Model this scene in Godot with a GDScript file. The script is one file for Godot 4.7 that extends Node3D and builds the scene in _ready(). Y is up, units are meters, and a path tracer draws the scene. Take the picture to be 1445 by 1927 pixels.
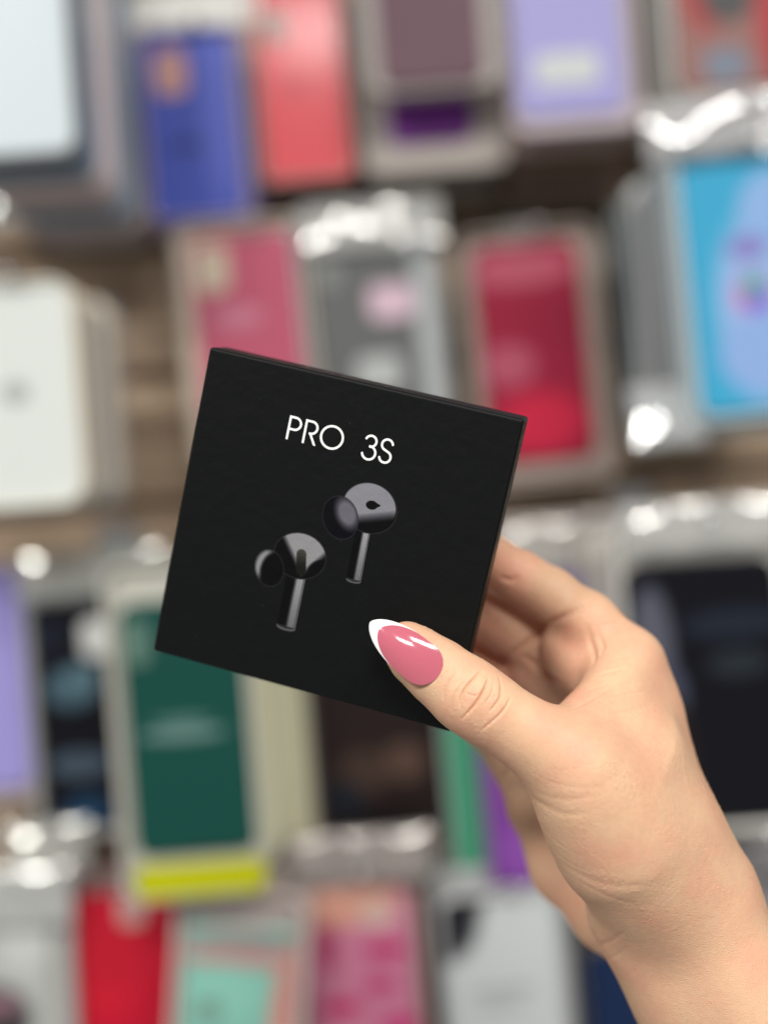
extends Node3D
# A hand holds a small black box in front of a shop wall hung with packed phone cases.
# Lengths in the hand, the box and the wall goods are worked out in millimetres in the camera's axes
# (x right, y up, z towards the viewer) and stored in metres under each thing's own node.

const FOCAL_PX := 2326.0              # focal length in pixels of the 1445 x 1927 photograph (fov 45 degrees)
const CENTRE := Vector2(722.5, 963.5)
const MM := 0.001

var view := Transform3D()             # camera placement
var taken := {}
var shared := {}
var mats := {}


func _ready() -> void:
	set_stage()
	wall_boards()
	wall_goods()
	earbud_box()
	person_hand()


# ---------------------------------------------------------------- camera, surroundings, lamps
func set_stage() -> void:
	view = Transform3D(Basis.from_euler(Vector3(0, 0, deg_to_rad(-3.6))), Vector3(0, 1.45, 0))
	var cam := Camera3D.new()
	cam.name = "camera"
	cam.transform = view
	cam.near = 0.05
	cam.far = 20.0
	cam.fov = 45.0
	var lens := CameraAttributesPhysical.new()
	lens.frustum_focal_length = 35.0 / (2.0 * tan(deg_to_rad(22.5)))
	lens.frustum_near = 0.05
	lens.frustum_far = 20.0
	lens.frustum_focus_distance = 0.334
	lens.exposure_aperture = lens.frustum_focal_length / 15.5
	lens.auto_exposure_enabled = false
	cam.attributes = lens
	add_child(cam)
	cam.fov = 45.0
	var env := Environment.new()
	env.background_mode = Environment.BG_COLOR
	env.background_color = Color(0.285, 0.285, 0.285).linear_to_srgb()
	env.background_energy_multiplier = 1.0
	env.tonemap_mode = Environment.TONE_MAPPER_LINEAR
	env.tonemap_exposure = 1.0
	env.sdfgi_enabled = true
	env.ssao_enabled = true
	env.ssil_enabled = true
	var we := WorldEnvironment.new()
	we.name = "surroundings"
	we.environment = env
	add_child(we)
	# LED panel lamps on the shop ceiling: over the aisle behind the camera and along the display wall
	ceiling_lamp(Vector3(0.75, 2.64, 0.65), Vector2(0.6, 0.3), 0.0, 2.3, "white LED panel lamp over the aisle, beside the display wall's right end")
	ceiling_lamp(Vector3(-0.95, 2.6, 0.85), Vector2(0.6, 0.3), 0.0, 3.9, "white LED panel lamp over the aisle, beside the display wall's left end")
	ceiling_lamp(Vector3(0.1, 2.64, 1.35), Vector2(0.6, 0.3), 0.0, 3.6, "white LED panel lamp over the middle of the shop, farthest from the wall")


func ceiling_lamp(at: Vector3, size: Vector2, turn: float, energy: float, label: String) -> void:
	var lamp := thing("ceiling_lamp", label, "lamp", Transform3D(Basis(Vector3.UP, turn), at), "ceiling lamps")
	var housing := BoxMesh.new()
	housing.size = Vector3(size.x + 0.03, 0.05, size.y + 0.03)
	var h := part("housing", housing, plain("lamp_housing", Color(0.75, 0.75, 0.74), 0.5), lamp)
	h.position.y = 0.03
	var panel := BoxMesh.new()
	panel.size = Vector3(size.x, 0.01, size.y)
	var glow := plain("lamp_glow", Color(0.9, 0.9, 0.9), 0.5)
	glow.emission_enabled = true
	glow.emission = Color(1.0, 0.98, 0.95)
	glow.emission_energy_multiplier = 2.0
	part("diffuser", panel, glow, lamp)
	var light := AreaLight3D.new()
	light.name = "lamp_light"
	light.area_size = size
	light.light_energy = energy
	light.light_color = Color(1.0, 0.985, 0.965)
	light.shadow_enabled = true
	light.area_range = 8.0
	light.area_attenuation = 2.0
	lamp.add_child(light)
	light.position.y = -0.012
	light.rotation.x = -PI / 2


# ---------------------------------------------------------------- small helpers
func pt(px: float, py: float, depth: float) -> Vector3:
	# the point, in the camera's axes and millimetres, that lies that deep behind the pixel
	return Vector3((px - CENTRE.x) * depth / FOCAL_PX, -(py - CENTRE.y) * depth / FOCAL_PX, -depth)


func numbered(called: String) -> String:
	var n: int = taken.get(called, 0)
	taken[called] = n + 1
	return called if n == 0 else "%s_%03d" % [called, n]


func thing(called: String, label: String, category: String, at := Transform3D(), group := "") -> Node3D:
	var o := Node3D.new()
	o.name = numbered(called)
	add_child(o)
	o.transform = at
	o.set_meta("label", label)
	o.set_meta("category", category)
	if group:
		o.set_meta("group", group)
	return o


func part(called: String, mesh: Mesh, material: Material, parent: Node3D) -> MeshInstance3D:
	var o := MeshInstance3D.new()
	o.name = called
	o.mesh = mesh
	o.material_override = material
	parent.add_child(o, true)
	return o


func lin(c: Color) -> Color:
	# linear base colour -> the sRGB value that materials take
	return c.linear_to_srgb()


func plain(key: String, linear_color: Color, roughness: float) -> StandardMaterial3D:
	if mats.has(key):
		return mats[key]
	var m := StandardMaterial3D.new()
	m.resource_name = key
	m.albedo_color = lin(linear_color)
	m.roughness = roughness
	mats[key] = m
	return m


func mesh_of(verts: PackedVector3Array, normals: PackedVector3Array, uvs: PackedVector2Array, index: PackedInt32Array, colors := PackedColorArray()) -> ArrayMesh:
	var a := []
	a.resize(Mesh.ARRAY_MAX)
	a[Mesh.ARRAY_VERTEX] = verts
	a[Mesh.ARRAY_NORMAL] = normals
	if uvs.size():
		a[Mesh.ARRAY_TEX_UV] = uvs
	if colors.size():
		a[Mesh.ARRAY_COLOR] = colors
	a[Mesh.ARRAY_INDEX] = index
	var m := ArrayMesh.new()
	m.add_surface_from_arrays(Mesh.PRIMITIVE_TRIANGLES, a)
	return m


func rounded_box(size: Vector3, r: float, steps := 4) -> ArrayMesh:
	# a box with rounded edges; uv spreads the front (+z) view 0..1
	var h := size / 2.0
	var verts := PackedVector3Array()
	var normals := PackedVector3Array()
	var uvs := PackedVector2Array()
	var index := PackedInt32Array()
	for f in 6:
		var ax := f % 3
		var s := 1.0 if f < 3 else -1.0
		var ua := (ax + 1) % 3
		var va := (ax + 2) % 3
		var lu := PackedFloat32Array()
		var lv := PackedFloat32Array()
		for side in 2:
			for k in steps + 1:
				var t := float(k) / steps
				var e := tan(t * PI / 4.0)
				if side == 0:
					lu.append(-(h[ua] - r) - r * tan((1.0 - t) * PI / 4.0))
					lv.append(-(h[va] - r) - r * tan((1.0 - t) * PI / 4.0))
				else:
					lu.append((h[ua] - r) + r * e)
					lv.append((h[va] - r) + r * e)
		var first := verts.size()
		var n := lu.size()
		for j in n:
			for i in n:
				var q := Vector3()
				q[ax] = s * h[ax]
				q[ua] = lu[i]
				q[va] = lv[j]
				var inner := q.clamp(-(h - Vector3.ONE * r), h - Vector3.ONE * r)
				var d := (q - inner).normalized()
				var p := inner + d * r
				verts.append(p)
				normals.append(d)
				uvs.append(Vector2(p.x / size.x + 0.5, 0.5 - p.y / size.y))
		for j in n - 1:
			for i in n - 1:
				var a := first + j * n + i
				if s > 0:
					index.append_array([a, a + n, a + 1, a + 1, a + n, a + n + 1])
				else:
					index.append_array([a, a + 1, a + n, a + 1, a + n + 1, a + n])
	return mesh_of(verts, normals, uvs, index)


func slab(w: float, h: float, corner: float, thick: float, bevel: float) -> ArrayMesh:
	# an upright rounded-rectangle slab, front face at z = 0 looking to +z, bevelled front edge; uv 0..1 over the front
	var key := "slab %.2f %.2f %.2f %.2f %.2f" % [w, h, corner, thick, bevel]
	if shared.has(key):
		return shared[key]
	var seg := 6
	var rings := [[-thick, 0.0, 0.0], [-bevel, 0.0, 0.0], [-bevel * 0.62, bevel * 0.08, 0.38], [-bevel * 0.29, bevel * 0.29, 0.71], [-bevel * 0.08, bevel * 0.62, 0.92], [0.0, bevel, 1.0]]
	var verts := PackedVector3Array()
	var normals := PackedVector3Array()
	var uvs := PackedVector2Array()
	var index := PackedInt32Array()
	var count := 4 * (seg + 1)
	for ring in rings:
		for c in 4:
			var cx := (w / 2 - corner) * (1.0 if c == 0 or c == 3 else -1.0)
			var cy := (h / 2 - corner) * (1.0 if c < 2 else -1.0)
			for k in seg + 1:
				var ang := (c + float(k) / seg) * PI / 2
				var out := Vector2(cos(ang), sin(ang))
				var p := Vector2(cx, cy) + out * maxf(corner - ring[1], 0.0)
				verts.append(Vector3(p.x, p.y, ring[0]))
				var nz: float = ring[2]
				normals.append(Vector3(out.x * sqrt(1.0 - nz * nz), out.y * sqrt(1.0 - nz * nz), nz))
				uvs.append(Vector2(p.x / w + 0.5, 0.5 - p.y / h))
	for r in rings.size() - 1:
		for k in count:
			var a := r * count + k
			var b := r * count + (k + 1) % count
			index.append_array([a, a + count, b, b, a + count, b + count])
	for back in 2:
		var z: float = -thick if back else 0.0
		var from: int = 0 if back else (rings.size() - 1) * count
		var mid := verts.size()
		verts.append(Vector3(0, 0, z))
		normals.append(Vector3(0, 0, -1 if back else 1))
		uvs.append(Vector2(0.5, 0.5))
		var rim := verts.size()
		for k in count:
			verts.append(verts[from + k])
			normals.append(Vector3(0, 0, -1 if back else 1))
			uvs.append(uvs[from + k])
		for k in count:
			if back:
				index.append_array([mid, rim + k, rim + (k + 1) % count])
			else:
				index.append_array([mid, rim + (k + 1) % count, rim + k])
	shared[key] = mesh_of(verts, normals, uvs, index)
	return shared[key]


# ---------------------------------------------------------------- the display wall
const WALL_DEPTH := 905.0                 # mm from the camera to the face of the boards


func wood_texture() -> ImageTexture:
	# long streaks of grain along x
	var w := 512
	var h := 128
	var im := Image.create(w, h, false, Image.FORMAT_RGB8)
	var streak := FastNoiseLite.new()
	streak.seed = 31
	streak.frequency = 0.012
	streak.fractal_octaves = 4
	var fine := FastNoiseLite.new()
	fine.seed = 32
	fine.frequency = 0.05
	for y in h:
		for x in w:
			var t := 0.5 + 0.75 * streak.get_noise_2d(x * 0.35, y * 4.5) + 0.25 * fine.get_noise_2d(x * 0.4, y * 6.0)
			im.set_pixel(x, y, Color(0.54, 0.45, 0.37).lerp(Color(0.82, 0.725, 0.61), clampf(t, 0.0, 1.0)))
	return ImageTexture.create_from_image(im)


func wall_boards() -> void:
	# brown wood-look slat wall: horizontal boards with a groove between each two
	var wall := Node3D.new()
	wall.name = "wall"
	wall.set_meta("kind", "structure")
	add_child(wall)
	wall.position = Vector3(0, 1.45, -WALL_DEPTH * MM)
	var wood := StandardMaterial3D.new()
	wood.resource_name = "brown_wood_board"
	wood.albedo_texture = wood_texture()
	wood.roughness = 0.55
	wood.uv1_scale = Vector3(1, 1, 1)
	var back := BoxMesh.new()
	back.size = Vector3(1.9, 1.9, 0.01)
	part("backing", back, wood, wall).position.z = -0.023
	var pitch := 0.095
	var board := rounded_box(Vector3(1.9, pitch - 0.009, 0.016), 0.0025, 2)
	for i in range(-9, 10):
		var b := part("board", board, wood, wall)
		b.position = Vector3(0.013 * sin(i * 2.1), i * pitch + 0.062, -0.008)


func shade_of(srgb: Color, key := "") -> Color:
	# photograph colour of a matt thing under the shop light -> linear base colour
	var c := srgb.srgb_to_linear()
	return Color(clampf(c.r * 0.95 - 0.006, 0.004, 0.72), clampf(c.g * 0.95 - 0.006, 0.004, 0.72), clampf(c.b * 0.95 - 0.006, 0.004, 0.72))


func hexed(h: String, alpha := 1.0, roughness := 0.45) -> StandardMaterial3D:
	var key := "%s %.2f %.2f" % [h, alpha, roughness]
	if mats.has(key):
		return mats[key]
	var m := StandardMaterial3D.new()
	m.resource_name = "plastic_" + h
	m.albedo_color = lin(shade_of(Color(h)))
	m.roughness = roughness
	m.metallic_specular = 0.3
	mats[key] = m
	return m


func printed(base: String, blobs: Array, roughness := 0.4) -> StandardMaterial3D:
	# print or painted-in reflections on a case: soft-edged ellipses [x, y, rx, ry, colour] in 0..1 over the face
	var w := 72
	var h := 144
	var im := Image.create(w, h, false, Image.FORMAT_RGB8)
	im.fill(lin(shade_of(Color(base))))
	for b in blobs:
		var c := lin(shade_of(Color(b[4])))
		for y in range(maxi(0, int((b[1] - b[3] * 1.3) * h)), mini(h, int((b[1] + b[3] * 1.3) * h) + 1)):
			for x in range(maxi(0, int((b[0] - b[2] * 1.3) * w)), mini(w, int((b[0] + b[2] * 1.3) * w) + 1)):
				var e := inside_ellipse(Vector2((x + 0.5) / w, (y + 0.5) / h), Vector2(b[0], b[1]), b[2], b[3])
				if e > -0.2:
					im.set_pixel(x, y, im.get_pixel(x, y).lerp(c, clampf(e / 0.3 + 0.5, 0.0, 1.0)))
	var m := StandardMaterial3D.new()
	m.resource_name = "print_or_sheen_case"
	m.albedo_texture = ImageTexture.create_from_image(im)
	m.texture_repeat = false
	m.roughness = roughness
	m.metallic_specular = 0.3
	m.clearcoat_enabled = true            # the clear lid of the pack lies on the case
	m.clearcoat = 0.25
	m.clearcoat_roughness = 0.12
	return m


func pack(called: String, label: String, group: String, cx: float, cy: float, w: float, h: float, depth: float, tilt: float, case_material: Material, tray := {}, openings := [], extras := []) -> Node3D:
	# a phone case in its pack. cx, cy, w, h: where the case's front shows, in photograph pixels at that depth
	var k := depth / FOCAL_PX             # mm per pixel there
	var o := thing(called, label, "phone case", Transform3D(Basis(Vector3.BACK, deg_to_rad(tilt)), view * (pt(cx, cy, depth) * MM)), group)
	var ww := w * k * MM
	var hh := h * k * MM
	part("case", slab(ww, hh, minf(ww, hh) * 0.13, 0.009, 0.0022), case_material, o)
	for op in openings:                   # [x, y, w, h (0..1 of the case), colour]
		var c := part("camera_opening", slab(op[2] * ww, op[3] * hh, minf(op[2] * ww, op[3] * hh) * 0.35, 0.002, 0.0008), hexed(op[4], 1.0, 0.3), o)
		c.position = Vector3((op[0] - 0.5) * ww, (0.5 - op[1]) * hh, 0.0012)
	for e in extras:                      # [name, x px, y px, w px, h px, colour, forward m]
		var c := part(e[0], slab(e[3] * k * MM, e[4] * k * MM, minf(e[3], e[4]) * 0.25 * k * MM, 0.0012, 0.0004), hexed(e[5], 1.0, 0.5), o)
		var v := (view.basis * Vector3((e[1] - cx) * k, -(e[2] - cy) * k, 0.0) * MM).rotated(Vector3.BACK, deg_to_rad(-tilt))
		c.position = Vector3(v.x, v.y, e[6])
	if tray:
		var l: float = tray.l * k * MM
		var r: float = tray.r * k * MM
		var t: float = tray.t * k * MM
		var b: float = tray.b * k * MM
		var s := part("blister_tray", slab(ww + l + r, hh + t + b, minf(ww, hh) * 0.17, 0.006, 0.002), hexed(Color(tray.c).lightened(0.12).to_html(false), 1.0, 0.3), o)
		s.position = Vector3((r - l) * 0.5, (t - b) * 0.5, -0.0042)
		var rim := part("tray_rim", rim_mesh(ww + l + r, hh + t + b, minf(ww, hh) * 0.17, 0.0035, 0.008), hexed(Color(tray.c).lightened(0.2).to_html(false), 1.0, 0.15), o)
		rim.position = Vector3((r - l) * 0.5, (t - b) * 0.5, 0.0035)
		if tray.get("film", false):
			var f := part("clear_cover", slab(ww + l + r - 0.006, hh + t + b - 0.006, minf(ww, hh) * 0.16, 0.0006, 0.0002), clear_film(), o)
			f.position = Vector3((r - l) * 0.5, (t - b) * 0.5, 0.0042)
	return o


func clear_film() -> StandardMaterial3D:
	if not mats.has("film"):
		var m := StandardMaterial3D.new()
		m.resource_name = "clear_plastic_film"
		m.albedo_color = Color(0.95, 0.96, 0.96, 0.01)
		m.transparency = BaseMaterial3D.TRANSPARENCY_ALPHA
		m.roughness = 0.08
		mats["film"] = m
	return mats["film"]


func rim_mesh(w: float, h: float, corner: float, wide: float, thick: float) -> ArrayMesh:
	# a raised rounded lip round a tray
	var key := "rim %.4f %.4f %.4f" % [w, h, corner]
	if shared.has(key):
		return shared[key]
	var seg := 6
	var around := 8
	var verts := PackedVector3Array()
	var normals := PackedVector3Array()
	var index := PackedInt32Array()
	var count := 4 * (seg + 1)
	for c in 4:
		var centre := Vector2((w / 2 - corner) * (1.0 if c == 0 or c == 3 else -1.0), (h / 2 - corner) * (1.0 if c < 2 else -1.0))
		for s in seg + 1:
			var out := Vector2.from_angle((c + float(s) / seg) * PI / 2)
			for q in around:
				var a := TAU * q / around
				var p := centre + out * (corner - wide * 0.5 + cos(a) * wide * 0.5)
				verts.append(Vector3(p.x, p.y, sin(a) * thick * 0.5 - thick * 0.5))
				normals.append(Vector3(out.x * cos(a), out.y * cos(a), sin(a)).normalized())
	for i in count:
		for q in around:
			var a := i * around + q
			var b := i * around + (q + 1) % around
			var c := (i + 1) % count * around + q
			var d := (i + 1) % count * around + (q + 1) % around
			index.append_array([a, b, c, b, d, c])
	shared[key] = mesh_of(verts, normals, PackedVector2Array(), index)
	return shared[key]


func crumpled(w: float, h: float, seed_: int, deep: float) -> ArrayMesh:
	# a sheet of creased clear film, w x h metres, bulging to +z
	var noise := FastNoiseLite.new()
	noise.seed = seed_
	noise.frequency = 0.016
	noise.fractal_octaves = 2
	noise.fractal_gain = 0.25
	var nx := 40
	var ny := 24
	var puffs := maxf(1.0, roundf(w / 0.034))     # air pillows side by side
	var g := [PackedVector3Array(), PackedVector3Array(), PackedInt32Array()]
	for j in ny + 1:
		for i in nx + 1:
			var x := (float(i) / nx - 0.5) * w
			var y := (0.5 - float(j) / ny) * h
			var n := noise.get_noise_2d(x * 1000.0, y * 1000.0)
			var swell := absf(sin(PI * puffs * i / nx + 0.35 * n)) * (1.0 - pow(absf(2.0 * j / ny - 1.0), 2.5))
			g[0].append(Vector3(x, y, deep * (0.7 * sqrt(swell) + 0.9 * n) - 0.20 * y))
	grid_faces(g, ny, nx)
	return mesh_of(g[0], g[1], PackedVector2Array(), g[2])


func bag_header(o: Node3D, called: String, cx: float, cy: float, w: float, h: float, depth: float, seed_: int, tint: String, at: Vector2, deep := 0.004, forward := 0.006) -> void:
	# crumpled film that belongs to the pack o, whose case shows at pixel `at`
	var k := depth / FOCAL_PX
	var key := "film " + tint
	if not mats.has(key):
		var made := StandardMaterial3D.new()
		made.resource_name = "glossy_bag_film"
		made.albedo_color = lin(shade_of(Color(tint)))
		made.roughness = 0.07
		made.transparency = BaseMaterial3D.TRANSPARENCY_ALPHA
		made.albedo_color.a = 0.6
		made.metallic = 0.35
		made.metallic_specular = 0.7
		mats[key] = made
	var m: StandardMaterial3D = mats[key]
	var c := part(called, crumpled(w * k * MM, h * k * MM, seed_, deep), m, o)
	var v := view.basis * Vector3((cx - at.x) * k, -(cy - at.y) * k, 0.0) * MM
	c.position = (o.transform.basis.inverse() * v) + Vector3(0, 0, forward)


func stack(label: String, group: String, front: Node3D, colors: Array, case_size: Vector2, step: float, drift := Vector2.ZERO) -> void:
	# packs on the same hook, behind the front one: tray and case, one behind the other
	for i in colors.size():
		var nth: String = ["first", "second", "third", "fourth", "fifth", "sixth", "seventh", "eighth", "ninth", "tenth", "eleventh", "twelfth"][i]
		var o := thing("packed_phone_case", label % nth, "phone case", front.transform, group)
		o.position += Vector3(drift.x * (i + 1) + 0.0015 * sin(i * 4.7), drift.y * (i + 1) + 0.002 * sin(i * 2.9), -0.004 - step * (i + 1))
		o.rotation.z += 0.02 * sin(i * 3.3)
		part("blister_tray", slab(case_size.x, case_size.y, 0.011, 0.008, 0.002), hexed(colors[i][0], colors[i][2], 0.15), o)
		part("case", slab(case_size.x - 0.008, case_size.y - 0.01, 0.010, 0.007, 0.002), hexed(colors[i][1]), o).position.z = -0.0008


func hook(px: float, py: float, depth: float, label: String) -> void:
	# a chrome peg that carries packs out from the wall
	var p := view * (pt(px, py, depth) * MM)
	var o := thing("peg_hook", label, "hook", Transform3D(Basis(), Vector3(p.x, p.y, -WALL_DEPTH * MM + 0.001)), "peg hooks on the display wall")
	var long := p.z + WALL_DEPTH * MM
	var rod := CylinderMesh.new()
	rod.top_radius = 0.0022
	rod.bottom_radius = 0.0022
	rod.height = long
	rod.radial_segments = 12
	var steel := plain("chrome", Color(0.62, 0.62, 0.63), 0.2)
	steel.metallic = 1.0
	var r := part("rod", rod, steel, o)
	r.rotation.x = PI / 2
	r.position.z = long * 0.5
	var ball := SphereMesh.new()
	ball.radius = 0.004
	ball.height = 0.008
	ball.radial_segments = 12
	ball.rings = 6
	part("end_ball", ball, steel, o).position.z = long
	var plate := BoxMesh.new()
	plate.size = Vector3(0.03, 0.04, 0.004)
	part("plate", plate, steel, o).position.z = 0.002


func repeat_colors(list: Array, n: int) -> Array:
	var out := []
	for i in n:
		out.append(list[i % list.size()])
	return out


func wall_goods() -> void:
	var o: Node3D
	# ---- top row
	o = pack("white_phone_case", "white phone case in a dark-edged pack, hanging left of the blue case", "", 0, 20, 250, 545, 690, 0.5, hexed("d3dee3", 1.0, 0.3), {"l": 12, "t": 12, "r": 12, "b": 14, "c": "4a4b4d"}, [[0.1, 0.06, 0.3, 0.2, "5b5552"]])
	stack("pale pack, %s behind the white case in the dark-edged pack", "packs behind the white case", o, repeat_colors([["8fa3b5", "5d7184", 0.6], ["7f95a8", "3f4e63", 0.6], ["d9cfd0", "c7b6b8", 0.6], ["e0d6d6", "cdbcbd", 0.6], ["cfc6c4", "b5a3a2", 0.6], ["ded6d8", "d0c0c4", 0.6]], 12), Vector2(0.078, 0.166), 0.0165, Vector2(0.0004, -0.0004))
	hook(10, -270, 680, "chrome peg hook above the white case in the dark-edged pack")
	o = pack("maroon_phone_case", "dark maroon phone case in a pack, lowest behind the white case", "", 70, 210, 200, 330, 850, 0.0, hexed("5a2f30"), {"l": 20, "t": 20, "r": 20, "b": 26, "c": "4c4340"})
	bag_header(o, "film_flap", 40, 385, 170, 90, 850, 7, "cfd6d0", Vector2(70, 210), 0.006, 0.01)
	o = pack("blue_phone_case", "cobalt blue phone case with a peach camera opening, white hang card above it", "", 362, 238, 166, 345, 830, 1.4, printed("4657b4", [[0.42, 0.60, 0.22, 0.035, "353c80"], [0.8, 0.45, 0.18, 0.5, "5a68c4"]]), {"l": 10, "t": 14, "r": 22, "b": 4, "c": "8d7fae", "a": 0.6}, [[0.31, 0.20, 0.36, 0.21, "c99a92"]], [["hang_card", 365, 18, 240, 78, "e6e3dc", 0.001]])
	stack("pinkish pack, %s behind the cobalt blue case", "packs behind the blue case", o, repeat_colors([["c9b6cf", "8a76b4", 0.6], ["d8c8cc", "b59aa6", 0.6]], 4), Vector2(0.074, 0.132), 0.015, Vector2(0.001, -0.0012))
	hook(365, 40, 820, "chrome peg hook above the cobalt blue case")
	o = pack("coral_red_phone_case", "coral red phone case with a grey camera opening, between the blue and plum cases", "", 568, 150, 160, 375, 830, 1.2, printed("d9545c", [[0.42, 0.53, 0.18, 0.04, "c0484f"]]), {"l": 14, "t": 10, "r": 10, "b": 6, "c": "9c7a70", "a": 0.7}, [[0.22, 0.22, 0.30, 0.17, "b6a6a0"]])
	stack("dark red pack, %s behind the coral red case", "packs behind the coral red case", o, repeat_colors([["7a4a46", "6a2a2c", 0.7], ["6b5148", "4b2a26", 0.7]], 4), Vector2(0.066, 0.140), 0.017, Vector2(0.0016, 0.0))
	hook(570, -60, 820, "chrome peg hook above the coral red case")
	o = pack("plum_phone_case", "plum brown phone case in a clear tray, hanging before the purple one", "", 800, -50, 208, 402, 790, 0.8, hexed("6d535d"), {"l": 22, "t": 20, "r": 30, "b": 22, "c": "a39a94"})
	hook(800, -270, 780, "chrome peg hook above the plum brown case")
	o = pack("purple_phone_case", "purple phone case whose foot shows below the plum brown one", "", 798, 68, 158, 396, 825, 0.8, hexed("8a46a4"), {"l": 52, "t": 20, "r": 62, "b": 60, "c": "a39a92"})
	stack("greyish pack, %s behind the purple case under the plum one", "packs behind the purple case", o, repeat_colors([["b5aca5", "8d8580", 0.6], ["a2978f", "7b6a60", 0.6]], 4), Vector2(0.094, 0.165), 0.017, Vector2(0.0, -0.003))
	o = pack("lavender_phone_case", "lavender phone case with a pale printed label, right of the plum case", "", 1062, 2, 206, 428, 800, 0.6, hexed("a9a6da"), {"l": 12, "t": 16, "r": 26, "b": 34, "c": "c0b3b6", "a": 0.6}, [], [["printed_label", 1066, 130, 122, 62, "d2d6d6", 0.0008]])
	stack("brown-edged pack, %s behind the lavender case with the pale label", "packs behind the lavender case", o, repeat_colors([["b8a09a", "7a6262", 0.8], ["94806f", "6a544a", 0.8], ["86705f", "5a463c", 0.8]], 5), Vector2(0.081, 0.165), 0.0175, Vector2(0.0, -0.006))
	hook(1062, -230, 790, "chrome peg hook above the lavender case with the pale label")
	o = pack("grey_red_phone_case", "grey phone case with red edges in a pale pack, above the cyan case", "", 1375, -55, 226, 440, 780, 0.6, printed("98706a", [[0.25, 0.45, 0.22, 0.3, "a8403f"], [0.95, 0.65, 0.28, 0.4, "b03c42"], [0.45, 0.60, 0.22, 0.12, "50504f"], [0.4, 0.9, 0.2, 0.08, "7d8797"]]), {"l": 16, "t": 14, "r": 14, "b": 16, "c": "b9b6b0", "a": 0.8})
	stack("pale pack, %s behind the grey and red case", "packs behind the grey and red case", o, repeat_colors([["c9c6c0", "9a8a84", 1.0], ["aaa49c", "8a3a3c", 1.0]], 4), Vector2(0.084, 0.160), 0.0165, Vector2(-0.0030, -0.0030))
	# ---- second row
	o = pack("white_boxed_case", "plain white boxed phone case with a small grey emblem", "", 12, 745, 268, 415, 700, 0.4, printed("d9deda", [[0.57, 0.49, 0.10, 0.055, "aab0ac"]]), {"l": 8, "t": 8, "r": 6, "b": 6, "c": "e2d7c4", "film": false})
	stack("cream or grey pack, %s behind the plain white boxed case", "packs behind the white boxed case", o, repeat_colors([["e6d8c0", "dccdb2", 1.0], ["b4b4b4", "9a9c9e", 0.8], ["a9a9a8", "8b8d90", 0.8]], 6), Vector2(0.080, 0.126), 0.0165, Vector2(0.0007, 0.0))
	hook(15, 515, 690, "chrome peg hook above the plain white boxed case")
	o = pack("raspberry_phone_case", "raspberry pink phone case with a pale camera opening, behind the black box's upper corner", "", 472, 645, 184, 418, 830, 2.0, printed("bc5a72", [[0.40, 0.38, 0.25, 0.05, "cd8296"]]), {"l": 30, "t": 22, "r": 30, "b": 24, "c": "cdbfae"}, [[0.18, 0.155, 0.24, 0.17, "d0c2ad"]])
	stack("cream pack, %s behind the raspberry pink case", "packs behind the raspberry case", o, repeat_colors([["d3c8b8", "b99a94", 0.7]], 3), Vector2(0.087, 0.166), 0.0165)
	hook(470, 418, 820, "chrome peg hook above the raspberry pink case")
	o = pack("charcoal_phone_case", "charcoal grey phone case in a bright clear pack, with a pink oval sticker", "", 697, 665, 188, 405, 830, 2.0, hexed("686a6a"), {"l": 32, "t": 82, "r": 48, "b": 20, "c": "a9aeb0"}, [[0.16, 0.11, 0.22, 0.15, "8a8c8a"]], [["pink_sticker", 736, 568, 84, 66, "d8bccb", 0.0008], ["white_sticker", 714, 702, 84, 70, "b6bab8", 0.0008]])
	bag_header(o, "bag_header", 700, 425, 262, 92, 830, 17, "dcdcd8", Vector2(697, 665))
	hook(700, 395, 815, "chrome peg hook above the charcoal case")
	o = pack("crimson_phone_case", "glossy crimson phone case in a rounded clear tray, right of the charcoal case", "", 1005, 662, 190, 420, 830, 2.0, printed("96283f", [[0.5, 0.82, 0.42, 0.14, "c42e48"], [0.45, 0.12, 0.5, 0.08, "b4586a"], [0.25, 0.55, 0.25, 0.1, "b0566a"]], 0.25), {"l": 28, "t": 26, "r": 38, "b": 42, "c": "96877c"})  # brighter and paler patches are reflections painted into the case colour
	stack("dark pack, %s behind the glossy crimson case", "packs behind the crimson case", o, repeat_colors([["6e6a66", "3c3a3a", 0.8], ["55504d", "2c2a2c", 0.8]], 4), Vector2(0.084, 0.160), 0.017, Vector2(0.0035, 0.0))
	hook(1010, 424, 820, "chrome peg hook above the glossy crimson case")
	o = pack("cyan_phone_case", "cyan blue phone case with a pale blue print and a rainbow dot", "", 1412, 532, 230, 490, 715, 2.2, printed("46a8cf", [[0.60, 0.60, 0.40, 0.38, "96b8ea"], [0.75, 0.22, 0.3, 0.16, "8fb4e6"], [0.5, 0.36, 0.17, 0.05, "8a86c4"], [0.52, 0.545, 0.19, 0.095, "b49ad8"], [0.47, 0.555, 0.10, 0.05, "c48ab8"], [0.55, 0.575, 0.09, 0.045, "7a6cd8"], [0.52, 0.51, 0.085, 0.042, "4cae98"], [0.55, 0.78, 0.36, 0.16, "8fb0f0"]], 0.25), {"l": 14, "t": 20, "r": 14, "b": 12, "c": "b2c6cc", "a": 0.5})
	bag_header(o, "bag_header", 1370, 236, 330, 118, 715, 21, "ececea", Vector2(1412, 532), 0.009)
	bag_header(o, "film_fold", 1265, 770, 130, 120, 740, 26, "d5d8d8", Vector2(1412, 532), 0.007, -0.01)
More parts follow.
